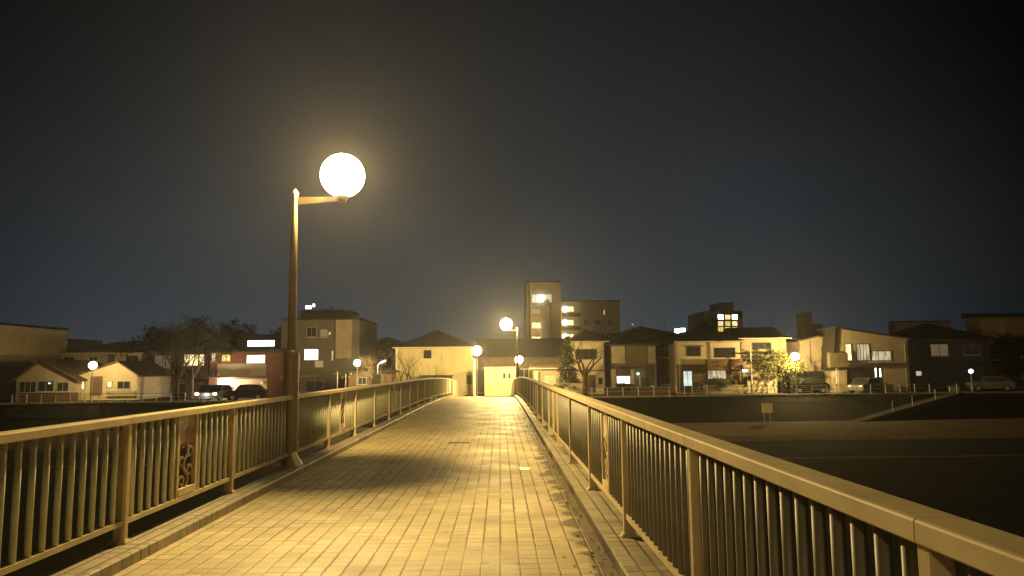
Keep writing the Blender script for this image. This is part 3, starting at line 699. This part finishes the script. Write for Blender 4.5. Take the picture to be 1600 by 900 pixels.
h.win(1157 + 3, 577, 1168, 581, L_white, panes=1, sill=False); h.win(1158 + 3, 588, 1174, 600); h.panel('garden_door', 1206, 590, 1218, 612, brown, 0.05)
h = House('porch_house', 'tall narrow house with a shallow gable right of the glowing street lamp', 'house', 1250, 1306, 533, 77, beige, roof='gable_y', rh=0.45, depth=8, over=0.3, roof_m=roof_b, group=RH)
h.win(1284, 541, 1304, 549, L_dim, panes=3, sill=False); h.win(1285, 553, 1292, 566, L_dim, panes=1, sill=False); h.panel('siding_panel', 1266, 533, 1267, 575, brown, 0.05); h.panel('porch_shadow', 1243, 580, 1300, 607, dark, 0.04)  # porch gloom is a dark sheet laid on the front wall
h = House('wide_gable_house', 'big house with sloping gable, lit upper windows and a dark carport below', 'house', 1302, 1418, 530, 74.5, beige, roof='gable_y', rh=1.15, gable_px=1296 + 8, over=0.35, depth=4.5, group=RH)
h.balcony(1290, 564, 1322, 552, mat('olive_board', (0.13, 0.12, 0.07)), 0.6) if False else None
h.panel('balcony_wall', 1292, 551, 1320, 574, mat('olive_board', (0.14, 0.12, 0.07)), 0.7)
h.win(1321, 538, 1330, 563, L_warm, panes=1, sill=False, label='tall lit window'); h.win(1339, 538, 1358, 563, L_soft, panes=4, sill=False, label='lit curtained window'); h.win(1362, 549, 1392, 563, L_soft, panes=3, sill=False)
h.panel('carport_shadow', 1323, 574, 1378, 611, dark, 0.03); h.canopy(1320, 1418, 567, mat('olive_board', (0.14, 0.12, 0.07)), 0.9, 'carport_roof')  # carport interior is a flat sheet with the shade in its colour
h.panel('light_strip', 1367, 575, 1369, 589, L_white, 0.06); h.panel('light_strip', 1374, 576, 1376, 589, L_white, 0.06); h.panel('light_strip', 1306, 575, 1308, 600, L_soft, 0.06); h.panel('pillar', 1309, 575, 1322, 612, beige, 0.2)
h = House('dark_tiled_house', 'large unlit house with dark hipped roof and pale eaves at the right', 'house', 1424, 1546, 531, 78, dgrey, roof='hip', rh=1.9, depth=9, group=RH)
h.win(1454, 538, 1481, 556, L_dim, frame=brown, panes=2, label='faintly lit bay window'); h.win(1506, 540, 1530, 554, glass, panes=2); h.panel('eaves_board', 1434, 530, 1500, 533, brown, 0.5); h.win(1431, 580, 1440, 587, L_soft, panes=2, sill=False); h.canopy(1520, 1560, 562, grey, 1.0)
h = House('corner_building', 'tall brown building with a white lit window at the right edge', 'building', 1530, 1680, 495, 84, mat('umber_wall', (0.34, 0.21, 0.12)), roof='shed', rh=0.5, depth=2.5)
h.panel('pale_wall', 1534, 499, 1571, 565, beige, 0.1); h.win(1593, 536, 1612, 559, L_white, panes=1, label='white lit window at photo edge'); h.win(1625, 560, 1640, 575)
# far silhouettes
h = House('lit_tower', 'distant dark tower with a grid of yellow lit windows', 'tower', 1100, 1160, 487, 230, dgrey, roof='flat', depth=20)
for i, y in enumerate((492, 502, 511)):
    for j, x in enumerate((1122, 1133, 1144)): h.win(x, y, x + 8, y + 7, L_warm if (i + j) % 2 else L_spot if (i == 0 and j != 1) else L_yel, frame=dark, panes=2, sill=False)
h2 = House('stepped_tower', 'dark stepped rooftop beside the distant yellow lit tower', 'tower', 1122, 1146, 474, 236, dgrey, roof='flat', depth=10)
h = House('far_tower', 'distant brown tower rising above the roofs right of centre', 'tower', 1256, 1268, 490, 190, brown, roof='flat', depth=5); h.panel('side_wall', 1254, 498, 1256, 530, beige, 0.4)
h = House('far_block', 'distant dark brown block stepping down from the brown tower', 'building', 1268, 1284, 508, 196, brown, roof='flat', depth=4)
h = House('far_long_block', 'distant flat roofed block above the dark tiled house', 'building', 1398, 1486, 503, 170, beige, roof='flat', depth=3)
h = House('far_sign_block', 'distant low block carrying two white green rooftop lights', 'building', 1045, 1080, 522, 210, dgrey, roof='flat', depth=14)
q = at(1062, 516, 209); s_ = MB(); s_.box(q.x - 1.4, q.x - 0.1, 209, 209.4, q.z - 0.8, q.z + 0.4).box(q.x + 0.1, q.x + 1.6, 209, 209.4, q.z - 0.5, q.z + 0.6); s_.build('roof_sign', L_sign, h.r)
s_ = MB(); s_.box(q.x - 1.2, q.x + 1.4, 209.1, 209.3, h.ze, q.z - 0.5); s_.build('sign_frame', dark, h.r)
h = House('far_office', 'distant dark block with small white windows beside the beige block', 'office building', 62, 112, 531, 180, dgrey, roof='flat', depth=14)
for a in ((66, 534, 71, 538), (73, 535, 77, 538), (93, 534, 100, 538), (102, 535, 105, 538), (66, 547, 70, 550), (65, 554, 70, 559), (73, 555, 77, 559)): h.win(*a, L_sign if a[0] in (66, 93, 65) else L_cool, frame=dark, panes=1, sill=False)
for (x0, x1, y, Y, lab) in ((112, 240, 548, 120, 'long dark roofline behind the left houses'), (560, 640, 540, 125, 'dark roofline left of the wide yellow house'), (960, 1060, 524, 110, 'dark roofline behind the olive panelled house'), (1160, 1262, 534, 115, 'dark roofline behind the awning house')):
    House('background_building', lab, 'building', x0, x1, y, Y, dgrey, roof='hip', rh=1.5, depth=10, group='background buildings')

# aerials, meters and air conditioners that the fronts carry
def aerial(hh, px):
    x = at(px, 540, hh.Y + 3).x; z = hh.ze + 0.9; a = MB()
    a.tube((x, hh.Y + 3, z - 0.6), (x, hh.Y + 3, z + 1.9), 0.025, n=5)
    for k in range(5): a.bar((x - 0.45 + 0.05 * k, hh.Y + 3, z + 1.2 + k * 0.13), (x + 0.45 - 0.05 * k, hh.Y + 3, z + 1.2 + k * 0.13), 0.018, 0.018)
    a.build('aerial', dark, hh.roof)
for hh in HS:
    nm = hh.r['label']
    if 'olive panels' in nm: aerial(hh, 1002); hh.panel('air_conditioner', 1016, 603, 1022, 610, whitep, 0.35); hh.panel('downpipe', 1024, 541, 1025, 612, steel, 0.09)
    if 'red brown balcony' in nm: aerial(hh, 1082); hh.panel('downpipe', 1060, 536, 1061, 612, steel, 0.12); hh.panel('air_conditioner', 1140, 603, 1147, 611, whitep, 0.4)
    if 'sloping awning' in nm: aerial(hh, 1204); hh.panel('downpipe', 1224, 533, 1225, 612, steel, 0.09)
    if 'tall cream house' in nm: hh.panel('downpipe', 942, 537, 943, 612, steel, 0.09); hh.panel('air_conditioner', 898, 604, 905, 611, whitep, 0.35)
    if 'wide yellow lit' in nm: aerial(hh, 700)
    if 'unlit dark house' in nm: aerial(hh, 1040)
    if 'dark hipped roof and pale' in nm: aerial(hh, 1470)
    if 'lit upper windows' in nm: hh.panel('downpipe', 1415, 534, 1416, 612, steel, 0.09); hh.panel('air_conditioner', 1396, 602, 1404, 611, whitep, 0.35)
# ------------------------------------------------------------------ street lamps on the bank
def globe_street_lamp(px, py, Y, label, watts, r=0.17, color=WARM, m=None, base=G, group='globe street lamps on the far bank'):
    p = at(px, py, Y); t = thing('street_lamp', label, 'street lamp', (p.x, Y, base), group)
    a = MB(); a.lathe((p.x, Y, base), [(0.09, 0), (0.09, 0.5), (0.05, 0.55), (0.04, p.z - base - r - 0.05)], 12); a.build('pole', steel, t)
    a = MB(); a.lathe((p.x, Y, p.z - r - 0.05), [(0.03, -0.03), (0.09, 0.02), (0.10, 0.07)], 12); a.build('globe_holder', steel, t)
    a = MB(); a.lathe((p.x, Y, p.z), [(r * math.sin(q), -r * math.cos(q)) for q in [0.4 + (math.pi - 0.45) * i / 12 for i in range(13)]], 20); a.build('globe', m or globe_m, t, smooth=True)
    light(t, (p.x, Y, p.z + 0.02), watts, color, 0.08)
    return t
globe_street_lamp(745, 548, 70, 'tall bright globe lamp beside the wide yellow lit house', 4200, 0.45)
globe_street_lamp(811, 562, 71, 'shorter globe lamp in front of the small annex right of its windows', 2600, 0.38)
globe_street_lamp(1242, 557, 72, 'globe lamp glowing beside the yellow green tree on the right bank', 4200, 0.38)
globe_street_lamp(145, 571, 70.5, 'globe lamp between the two gabled houses on the left bank', 1150, 0.36)
globe_street_lamp(558, 567, 72, 'globe lamp next to the bare tree right of the dark apartments', 1700, 0.32)
wl = globe_street_lamp(1517, 580, 74, 'white light on a pole above the parked car at the right', 260, 0.20, (0.8, 0.95, 1.0), L_led, group='small white lights')
def arm_lamp(px, py, Y, label, px_base):
    p = at(px, py, Y); t = thing('street_lamp', label, 'street lamp', (p.x - 0.3, Y, G))
    a = MB(); a.tube((p.x - 0.35, Y, G), (p.x - 0.35, Y, p.z - 0.3), 0.05, 0.04, 10).tube((p.x - 0.35, Y, p.z - 0.3), (p.x - 0.05, Y, p.z + 0.05), 0.04, 0.03, 10); a.build('pole', whitep, t)
    a = MB(); a.bar((p.x - 0.15, Y, p.z - 0.02), (p.x + 0.45, Y, p.z + 0.22), 0.14, 0.07); hd = a.build('lamp_head', whitep, t)
    a = MB(); a.bar((p.x - 0.10, Y, p.z - 0.07), (p.x + 0.40, Y, p.z + 0.13), 0.13, 0.05); a.build('lamp_glass', L_spot, hd)
    light(t, (p.x + 0.15, Y - 0.1, p.z - 0.15), 90, (1, .92, .75), 0.06)
arm_lamp(596, 566, 71, 'slim white street lamp with a slanted head left of the yellow house', 594)
# ------------------------------------------------------------------ poles, walls, fences
def pole(px, py_top, Y, label, r=0.07, m=None, base=G, arms=True):
    p = at(px, py_top, Y); t = thing('utility_pole', label, 'pole', (p.x, Y, base), 'thin poles on the far bank')
    a = MB(); a.tube((p.x, Y, base), (p.x, Y, p.z), r * 1.3, r, 10); a.build('shaft', m or steel, t)
    if arms:
        a = MB(); a.bar((p.x - 0.4, Y, p.z - 0.25), (p.x + 0.4, Y, p.z - 0.25), 0.06, 0.06); a.build('crossarm', m or steel, t)
    return t
pole(1172, 536, 74.0, 'pale slender flagpole in front of the awning house', 0.05, whitep, arms=False)
pole(741, 560, 73.0, 'pale square pole at the corner of the wide yellow house', 0.10, trim, arms=False)
pole(1297, 512, 76, 'thin aerial mast at the tip of the big gable', 0.03, steel)
pole(527, 580, 71, 'slim pole with a crossarm left of the middle lamp', 0.05, trim)
pole(540, 585, 71.5, 'second slim pole close to the shed', 0.05, trim)
def low_wall(px0, px1, py0, Y, m, label, name='garden_wall'):
    a, b = at(px0, py0, Y), at(px1, py0, Y); q = MB(); q.box(a.x, b.x, Y, Y + 0.15, G - 0.2, a.z)
    t = thing(name, label, 'wall', ((a.x + b.x) / 2, Y, G), 'garden walls on the far bank'); q.build('wall_body', m, t)
    c = MB(); c.box(a.x - 0.03, b.x + 0.03, Y - 0.03, Y + 0.18, a.z + 0.002, a.z + 0.06); c.build('coping', trim, t)
low_wall(1168, 1211, 596, 74.0, cream, 'pale garden wall below the flagpole')
low_wall(1100, 1162, 603, 74.2, beige, 'taupe garden wall in front of the balcony house')
low_wall(1210, 1214, 592, 73.9, cream, 'short pale pier at the right end of the pale garden wall', 'wall_pier')
low_wall(1236, 1243, 590, 73.8, cream, 'pale gate pier under the glowing street lamp', 'gate_pier')
low_wall(944, 1050, 606, 74.4, brown, 'brown low wall before the olive panelled house')
low_wall(30, 122, 614, 71.6, brown, 'dark low wall before the leftmost gabled house')
low_wall(882, 912, 600, 72.5, trim, 'pale low wall beside the conifer')
low_wall(1484, 1499, 605, 71.5, trim, 'pale concrete block at the head of the bank stairway', 'concrete_block')
def pipe_fence(px0, px1, Y0, h, label, n_):
    t = thing('guard_fence', label, 'fence', (at((px0 + px1) / 2, 612, Y0).x, Y0, G), 'guard fences on the far bank')
    xa, xb = at(px0, 612, Y0).x, at(px1, 612, Y0).x
    z = G + 0.14
    for k in range(n_ + 1):
        x = xa + (xb - xa) * k / n_; y = edgeY(x) + 0.25
        q = MB(); q.tube((x, y, z), (x, y, z + h), 0.035, n=8); q.build('post', steel, t)
    for zz in (h * 0.5, h - 0.03):
        q = MB(); q.tube((xa, edgeY(xa) + 0.25, z + zz), (xb, edgeY(xb) + 0.25, z + zz), 0.022, n=6); q.build('rail', steel, t)
pipe_fence(1080, 1456, 68.5, 0.80, 'grey pipe guard fence along the right bank top', 16)
pipe_fence(900, 1070, 68, 0.80, 'grey pipe guard fence right of the bridge end', 7)
pipe_fence(20, 330, 66, 0.75, 'grey pipe guard fence along the left bank top', 14)
# stairway down the bank with handrail
a0 = at(1352, 655, 60.5); a1 = at(1490, 616, edgeY(42) + 0.2)
t = thing('bank_stairway', 'concrete stairway slanting down the right bank with a thin handrail', 'stairway', (a0.x, 61.5, PARK))
st = MB(); ns = 26
for k in range(ns):
    u0, u1 = k / ns, (k + 1) / ns
    x0 = a0.x + (a1.x - a0.x) * u0; x1 = a0.x + (a1.x - a0.x) * u1; yb = 61.2 + 6.3 * u0
    zt = PARK + (G + 0.14 - PARK) * u1
    st.box(x0, x1 - 0.003, yb, yb + 1.8, PARK - 0.2, zt)
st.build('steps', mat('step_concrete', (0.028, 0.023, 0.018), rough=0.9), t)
for k in (7, 12, 18, 24):
    u = (k + 0.5) / ns; x = a0.x + (a1.x - a0.x) * u; y = 61.3 + 6.3 * (k / ns); z = PARK + (G + 0.14 - PARK) * (k + 1) / ns
    q = MB(); q.tube((x, y, z), (x, y, z + 0.95), 0.035, n=8); q.build('post', steel, t)
u0, u1 = 7.5 / ns, 24.5 / ns
q = MB(); q.tube((a0.x + (a1.x - a0.x) * u0, 61.3 + 6.3 * 7 / ns, PARK + (G + 0.14 - PARK) * 8 / ns + 0.95), (a0.x + (a1.x - a0.x) * u1, 61.3 + 6.3 * 24 / ns, PARK + (G + 0.14 - PARK) * 25 / ns + 0.95), 0.025, n=6); q.build('handrail', steel, t)
# notice board in the riverside
Yb = 60.2; x0, x1 = at(1190, 637, Yb).x, at(1207, 637, Yb).x; zt, zb = at(1198, 630, Yb).z, at(1198, 645, Yb).z
t = thing('notice_board', 'pale blank notice board on two legs below the right bank', 'sign', ((x0 + x1) / 2, Yb, PARK))
q = MB(); q.box(x0, x1, Yb - 0.03, Yb, zb, zt); q.build('board', mat('board_face', (0.85, 0.70, 0.52), rough=0.6, var=0.06), t, bevel=0.005)
for x in (x0 + 0.2, x1 - 0.2):
    q = MB(); q.tube((x, Yb + 0.05, PARK), (x, Yb + 0.05, zt - 0.05), 0.03, n=8); q.build('leg', steel, t)
# rooftop antenna lights
q = at(988, 507, 108); t = thing('aerial_lamp', 'tiny grey light on a mast above the dark roofs', 'light', (q.x, 108, q.z - 2.0))
a = MB(); a.tube((q.x, 108, q.z - 2.0), (q.x, 108, q.z + 0.5), 0.03, n=6); a.build('mast', dark, t)
a = MB(); a.lathe((q.x, 107.9, q.z), [(0.05, -0.12), (0.14, 0), (0.05, 0.12)], 10); a.build('lamp_glass', lit('faint_light', (.8, .9, 1), 0.5), t)
# cabinet by slim lamp
p = at(589, 592, 70.5); q = MB(); q.box(p.x - 0.45, p.x + 0.4, 70.5, 70.9, G, p.z + 0.45)
tag(q.build('utility_cabinet', mat('green_cabinet', (0.22, 0.26, 0.13)), origin=(p.x, 70.5, G), bevel=0.03), 'greenish utility cabinet below the slim white street lamp', 'cabinet')

# ------------------------------------------------------------------ cars
def car(px, Y, label, paint, heading=0.0, lights_on=False, L_=4.0, W_=1.65, H_=1.5, base=G):
    x = at(px, 612, Y).x; t = thing('parked_car', label, 'car', (x, Y, base), 'cars parked by the bank road')
    body = [(-2.0, .25), (-2.0, .75), (-1.85, .88), (-1.1, .95), (-0.55, H_ - .03), (0.2, H_), (1.15, H_ - .05), (1.75, .98), (2.0, .88), (2.0, .25)]
    sc = L_ / 4.0
    bl = []
    def put(mb, name, m, par=None, bevel=0):
        # rotate about z by heading
        ob = mb.build(name, m, None, bevel=bevel); ob.parent = par or t; return ob
    def rotv(mb):
        c, s_ = math.cos(heading), math.sin(heading); mb.v = [(vx * c - vy * s_, vx * s_ + vy * c, vz) for vx, vy, vz in mb.v]; return mb
    m = MB(); m.prism_y([(a * sc, z) for a, z in body], -W_ / 2, W_ / 2); put(rotv(m), 'body', paint, bevel=0.05)
    g_ = MB(); gw = [(-1.0, .98), (-0.52, H_ - .1), (1.1, H_ - .12), (1.6, 1.0)]
    for sy in (-1, 1):
        g_ = MB(); g_.prism_y([(a * sc, z) for a, z in gw], sy * W_ / 2 - 0.012 if sy > 0 else -W_ / 2 - 0.006, sy * W_ / 2 + 0.006 if sy > 0 else -W_ / 2 + 0.012)
        put(rotv(g_), 'side_window', glass)
    ws = MB(); ws.add([(-1.12 * sc, -W_ / 2 + .1, 1.0), (-1.12 * sc, W_ / 2 - .1, 1.0), (-0.60 * sc, W_ / 2 - .18, H_ - .06), (-0.60 * sc, -W_ / 2 + .18, H_ - .06)], [(0, 1, 2, 3)])
    put(rotv(ws), 'windscreen', glass)
    for sx in (-1.25, 1.25):
        for sy in (-1, 1):
            wv = MB(); wv.tube((sx * sc, sy * (W_ / 2 - 0.2), .3), (sx * sc, sy * (W_ / 2 + 0.01), .3), .30, n=18); wo = put(rotv(wv), 'wheel', rubber)
            rv = MB(); rv.tube((sx * sc, sy * (W_ / 2 + 0.012), .3), (sx * sc, sy * (W_ / 2 + 0.02), .3), .18, n=14); put(rotv(rv), 'rim', steel, wo)
    for sy in (-1, 1):
        hl = MB(); hl.box(-2.03 * sc, -1.98 * sc, sy * (W_ / 2 - 0.25) - 0.16, sy * (W_ / 2 - 0.25) + 0.16, .62, .80); ho = put(rotv(hl), 'headlight', L_spot if lights_on else whitep, bevel=0.01)
    if lights_on:
        c, s_ = math.cos(heading), math.sin(heading)
        lo = light(t, (x - 2.3 * c, Y - 2.3 * s_, base + 0.7), 60, (1, .9, .7), .1)
    return t
car(335, 69.6, 'car facing the river with both headlights on, left of the lamp post', greyp, heading=R(90), lights_on=True, W_=2.1)
car(386, 70.2, 'dark car parked sideways by the brightly lit entrance', blackp, heading=R(8), L_=3.6)
car(1548, 74.5, 'pale car parked under the white light at the far right', greyp, heading=R(-20))
car(1352, 73.2, 'silver car in front of the dark carport of the big gable house', greyp, heading=R(35), L_=3.6)
car(1262, 73.4, 'dark car at the porch of the tall narrow house', blackp, heading=R(4), L_=3.8)

# ------------------------------------------------------------------ trees
def branch(mb, p, d, ln, r, depth, rr, spread, tips, up=0.12, segs=3):
    n_ = 6 if r > 0.05 else 4 if r > 0.015 else 3
    q = p
    for i in range(segs):
        d = (d + Vector((rr.gauss(0, .10), rr.gauss(0, .10), rr.gauss(0, .06) + up * 0.3))).normalized()
        q2 = q + d * (ln / segs); r2 = r * (1 - 0.12)
        mb.tube(q, q2, r, r2, n_, caps=False); q = q2; r = r2
    if depth <= 0: tips.append(q); return
    k = 2 if rr.random() < 0.45 else 3
    for i in range(k):
        a = rr.uniform(0, 6.28); o_ = d.orthogonal().normalized(); o_.rotate(Matrix.Rotation(a, 3, d))
        nd = (d + o_ * rr.uniform(spread * .5, spread * 1.2) + Vector((0, 0, up))).normalized()
        branch(mb, q, nd, ln * rr.uniform(.62, .86), r * rr.uniform(.55, .72), depth - 1, rr, spread, tips, up)
    if depth > 1: tips.append(q)
def bare_tree(px, Y, h, label, seed, depth=5, r=0.16, spread=0.75, m=None, lean=0.0, trunk_h=0.28, leafy=0, lm=None, base=G, group='bare trees on the far bank', n_main=4, name='bare_tree', up=0.14):
    rr = random.Random(seed); x = at(px, 600, Y).x; t = thing(name, label, 'tree', (x, Y, base), group)
    tk = MB(); top = Vector((x + lean, Y, base + h * trunk_h)); tk.lathe((x, Y, base - 0.1), [(r * 1.5, 0), (r * 1.1, 0.25), (r, 0.5)], 10)
    tk.tube((x, Y, base + 0.35), top, r, r * .8, 10); tk.build('trunk', m or bark, t)
    cr = MB(); tips = []
    for i in range(n_main):
        a = 6.28 * i / n_main + rr.uniform(-.4, .4)
        d = Vector((math.cos(a) * spread, math.sin(a) * spread, 1.0)).normalized()
        branch(cr, top - Vector((0, 0, 0.05 * i)), d, h * .26, r * .55, depth - 1, rr, spread, tips, up)
    cr.build('branches', m or bark, t, fix=False)
    if leafy:
        lf = MB()
        for tp in tips:
            for k in range(leafy):
                c_ = tp + Vector((rr.gauss(0, .28), rr.gauss(0, .28), rr.gauss(0, .24))); s_ = rr.uniform(.05, .11)
                a = Vector((rr.gauss(0, 1), rr.gauss(0, 1), rr.gauss(0, 1))).normalized(); b_ = a.orthogonal().normalized()
                lf.add([c_ - a * s_, c_ - b_ * s_ * .6, c_ + a * s_, c_ + b_ * s_ * .6], [(0, 1, 2, 3)])
        lf.build('foliage', lm or leaf_d, t, fix=False)
    return t
def leafy_tree(px, Y, py_top, wpx, label, seed, lm, base=G, name='leafy_tree', trunk_h=0.3, n_cl=60, per=60, group=None, leaf=0.12, cat='tree', cone=False):
    rr = random.Random(seed); p = at(px, py_top, Y); x = p.x; H = p.z - base; W = wpx * Y / FPX / 2
    t = thing(name, label, cat, (x, Y, base), group)
    tk = MB(); tk.tube((x, Y, base - 0.1), (x, Y, base + H * 0.75), 0.05 + H * 0.018, 0.03, 8)
    cl = []
    for i in range(n_cl):
        if cone:
            u = rr.random() ** 1.3; z = base + H * (0.12 + 0.86 * u); rad = W * (1 - u) * 1.0 + 0.05; a = rr.uniform(0, 6.28); k = rr.uniform(.5, 1)
            c_ = Vector((x + math.cos(a) * rad * k, Y + math.sin(a) * rad * k, z - 0.1))
        else:
            v = Vector((rr.gauss(0, 1), rr.gauss(0, 1), rr.gauss(0, 1))).normalized() * rr.uniform(.45, 1.0)
            zc = base + H * (trunk_h + (1 - trunk_h) / 2)
            c_ = Vector((x + v.x * W, Y + v.y * W * .9, zc + v.z * H * (1 - trunk_h) / 2 * .93))
        cl.append(c_); tk.tube((x, Y, min(c_.z - 0.1, base + H * 0.7)), c_, 0.03, 0.01, 3, caps=False)
    tk.build('trunk', bark, t)
    lf = MB(); cs = (0.22 if cone else 0.30) * max(0.6, W / 2)
    for c_ in cl:
        for k in range(per):
            q_ = c_ + Vector((rr.gauss(0, cs), rr.gauss(0, cs), rr.gauss(0, cs * .8))); s_ = leaf * rr.uniform(.6, 1.3)
            a = Vector((rr.gauss(0, 1), rr.gauss(0, 1), rr.gauss(0, .6))).normalized(); b_ = a.orthogonal().normalized()
            lf.add([q_ - a * s_, q_ - b_ * s_ * .6, q_ + a * s_, q_ + b_ * s_ * .6], [(0, 1, 2, 3)])
    lf.build('crown', lm, t, fix=False)
    return t
bare_tree(276, 71.5, 6.6, 'large bare tree with a wide crown standing before the left houses', 11, depth=7, r=0.26, spread=0.95, n_main=5, leafy=2, lm=leaf_d)
bare_tree(300, 76, 6.9, 'bare tree with fine twigs behind the large bare tree', 12, depth=6, r=0.2, spread=0.8, leafy=5, lm=leaf_d)
bare_tree(584, 73.2, 4.4, 'small bare tree lit orange beside the middle street lamp', 13, depth=6, r=0.16, spread=0.95, m=bark2)
bare_tree(630, 73, 5.4, 'forked bare tree before the left corner of the yellow house', 14, depth=7, r=0.20, spread=0.55, m=twig_m, trunk_h=0.12, n_main=3)
bare_tree(652, 73.6, 4.6, 'spreading bare shrub tree before the yellow house windows', 15, depth=7, r=0.20, spread=0.9, m=twig_m, trunk_h=0.1, n_main=5)
bare_tree(914, 72.6, 5.2, 'pollarded bare tree before the cream house garage door', 16, depth=5, r=0.30, spread=0.85, m=twig_m, trunk_h=0.36, n_main=4, leafy=0)
leafy_tree(886, 73.5, 524, 42, 'pointed green conifer between the low house and the cream house', 21, leaf_g, name='conifer', cone=True, n_cl=90, per=60, leaf=0.09)
leafy_tree(1214, 74.6, 548, 74, 'rounded green tree beside the glowing street lamp', 22, leaf_y, n_cl=60, per=70, leaf=0.09, trunk_h=0.25)
leafy_tree(1236, 73.9, 560, 30, 'small yellow leaved bush right under the glowing lamp', 23, leaf_y, n_cl=26, per=60, leaf=0.07, name='bush', cat='bush', trunk_h=0.2)
leafy_tree(1237, 74.4, 590, 40, 'dark clipped shrub beneath the rounded green tree', 24, leaf_d, n_cl=30, per=60, leaf=0.07, name='shrub', cat='shrub', trunk_h=0.1)
leafy_tree(1120, 74.6, 584, 34, 'dark round bush before the yellow window of the balcony house', 25, leaf_g, n_cl=36, per=70, leaf=0.06, name='bush', cat='bush', trunk_h=0.05)
leafy_tree(974, 74.7, 597, 30, 'low shrub below the bright white window', 26, leaf_d, n_cl=26, per=60, leaf=0.06, name='shrub', cat='shrub', trunk_h=0.05)
leafy_tree(1592, 75.5, 590, 40, 'dim hedge bush beside the pale parked car', 27, leaf_g, n_cl=30, per=60, leaf=0.07, name='bush', cat='bush', trunk_h=0.1)
BT = 'dark trees behind the houses'
for (px, Y, pt, wd, sd, lab) in ((372, 100, 500, 62, 31, 'dark rounded tree behind the office block'), (250, 96, 512, 90, 32, 'dark tree rising left of the bare tree crown'), (312, 98, 498, 92, 33, 'tallest dark tree behind the bare trees'),
        (452, 100, 505, 60, 34, 'dark tree just left of the lamp post'), (548, 96, 489, 56, 35, 'dark tree at the right end of the dark apartments'), (505, 99, 478, 86, 36, 'dark tall tree crown behind the dark apartments'),
        (605, 100, 536, 60, 37, 'low dark tree left of the wide yellow house'), (925, 86, 520, 70, 38, 'dark green tree behind the cream house'), (1106, 120, 492, 40, 39, 'dark tree left of the distant lit tower'), (948, 90, 524, 40, 40, 'dark tree behind the olive panelled house'),
        (1575, 80, 520, 60, 41, 'dark tree before the corner building')):
    leafy_tree(px, Y, pt, wd, lab, sd, leaf_d, n_cl=110, per=70, leaf=0.17, group=BT, trunk_h=0.2)

# ------------------------------------------------------------------ scattering volume added to give the lamps a lens-like halo
hz = MB(); hz.box(-241, 241, -61, 301, PARK - 1.0, 62)
hm = bpy.data.materials.new('lamp_glow_haze'); hm.use_nodes = True
n = hm.node_tree.nodes; l = hm.node_tree.links
n.remove(n['Principled BSDF'])
pv = n.new('ShaderNodeVolumePrincipled'); pv.inputs['Color'].default_value = (0.86, 0.88, 0.92, 1)
pv.inputs['Density'].default_value = 0.0006; pv.inputs['Anisotropy'].default_value = 0.80
l.new(pv.outputs[0], n['Material Output'].inputs['Volume'])
tag(hz.build('lamp_glow_haze', hm, origin=(0, 100, PARK - 1.0)), kind='stuff')

# weeds along the bank top and the path edges
rr = random.Random(9); wd = MB()
for i in range(5200):
    x = rr.uniform(-60, 62)
    k = rr.random()
    if k < 0.45: y = edgeY(x) - rr.uniform(0.02, 0.5); z = G - (edgeY(x) - y) * 0.35
    elif k < 0.7: y = edgeY(x) + rr.uniform(0.46, 0.8); z = G
    else: y = 46.5 - abs(rr.gauss(0, 0.5)); z = PARK
    hgt = rr.uniform(0.08, 0.32) * (1.4 if math.sin(x * 0.9) > 0.4 else 0.8); a = rr.uniform(0, 6.28); w2 = 0.02
    dx, dy = math.cos(a) * w2, math.sin(a) * w2
    wd.add([(x - dx, y - dy, z - 0.02), (x + dx, y + dy, z - 0.02), (x + rr.gauss(0, .07), y + rr.gauss(0, .07), z + hgt)], [(0, 1, 2)])
tag(wd.build('weeds', mat('weed_blades', (0.05, 0.05, 0.02), rough=0.9, var=0.4), fix=False), 'thin weeds growing along the far bank top and path edge', 'weeds', kind='stuff')
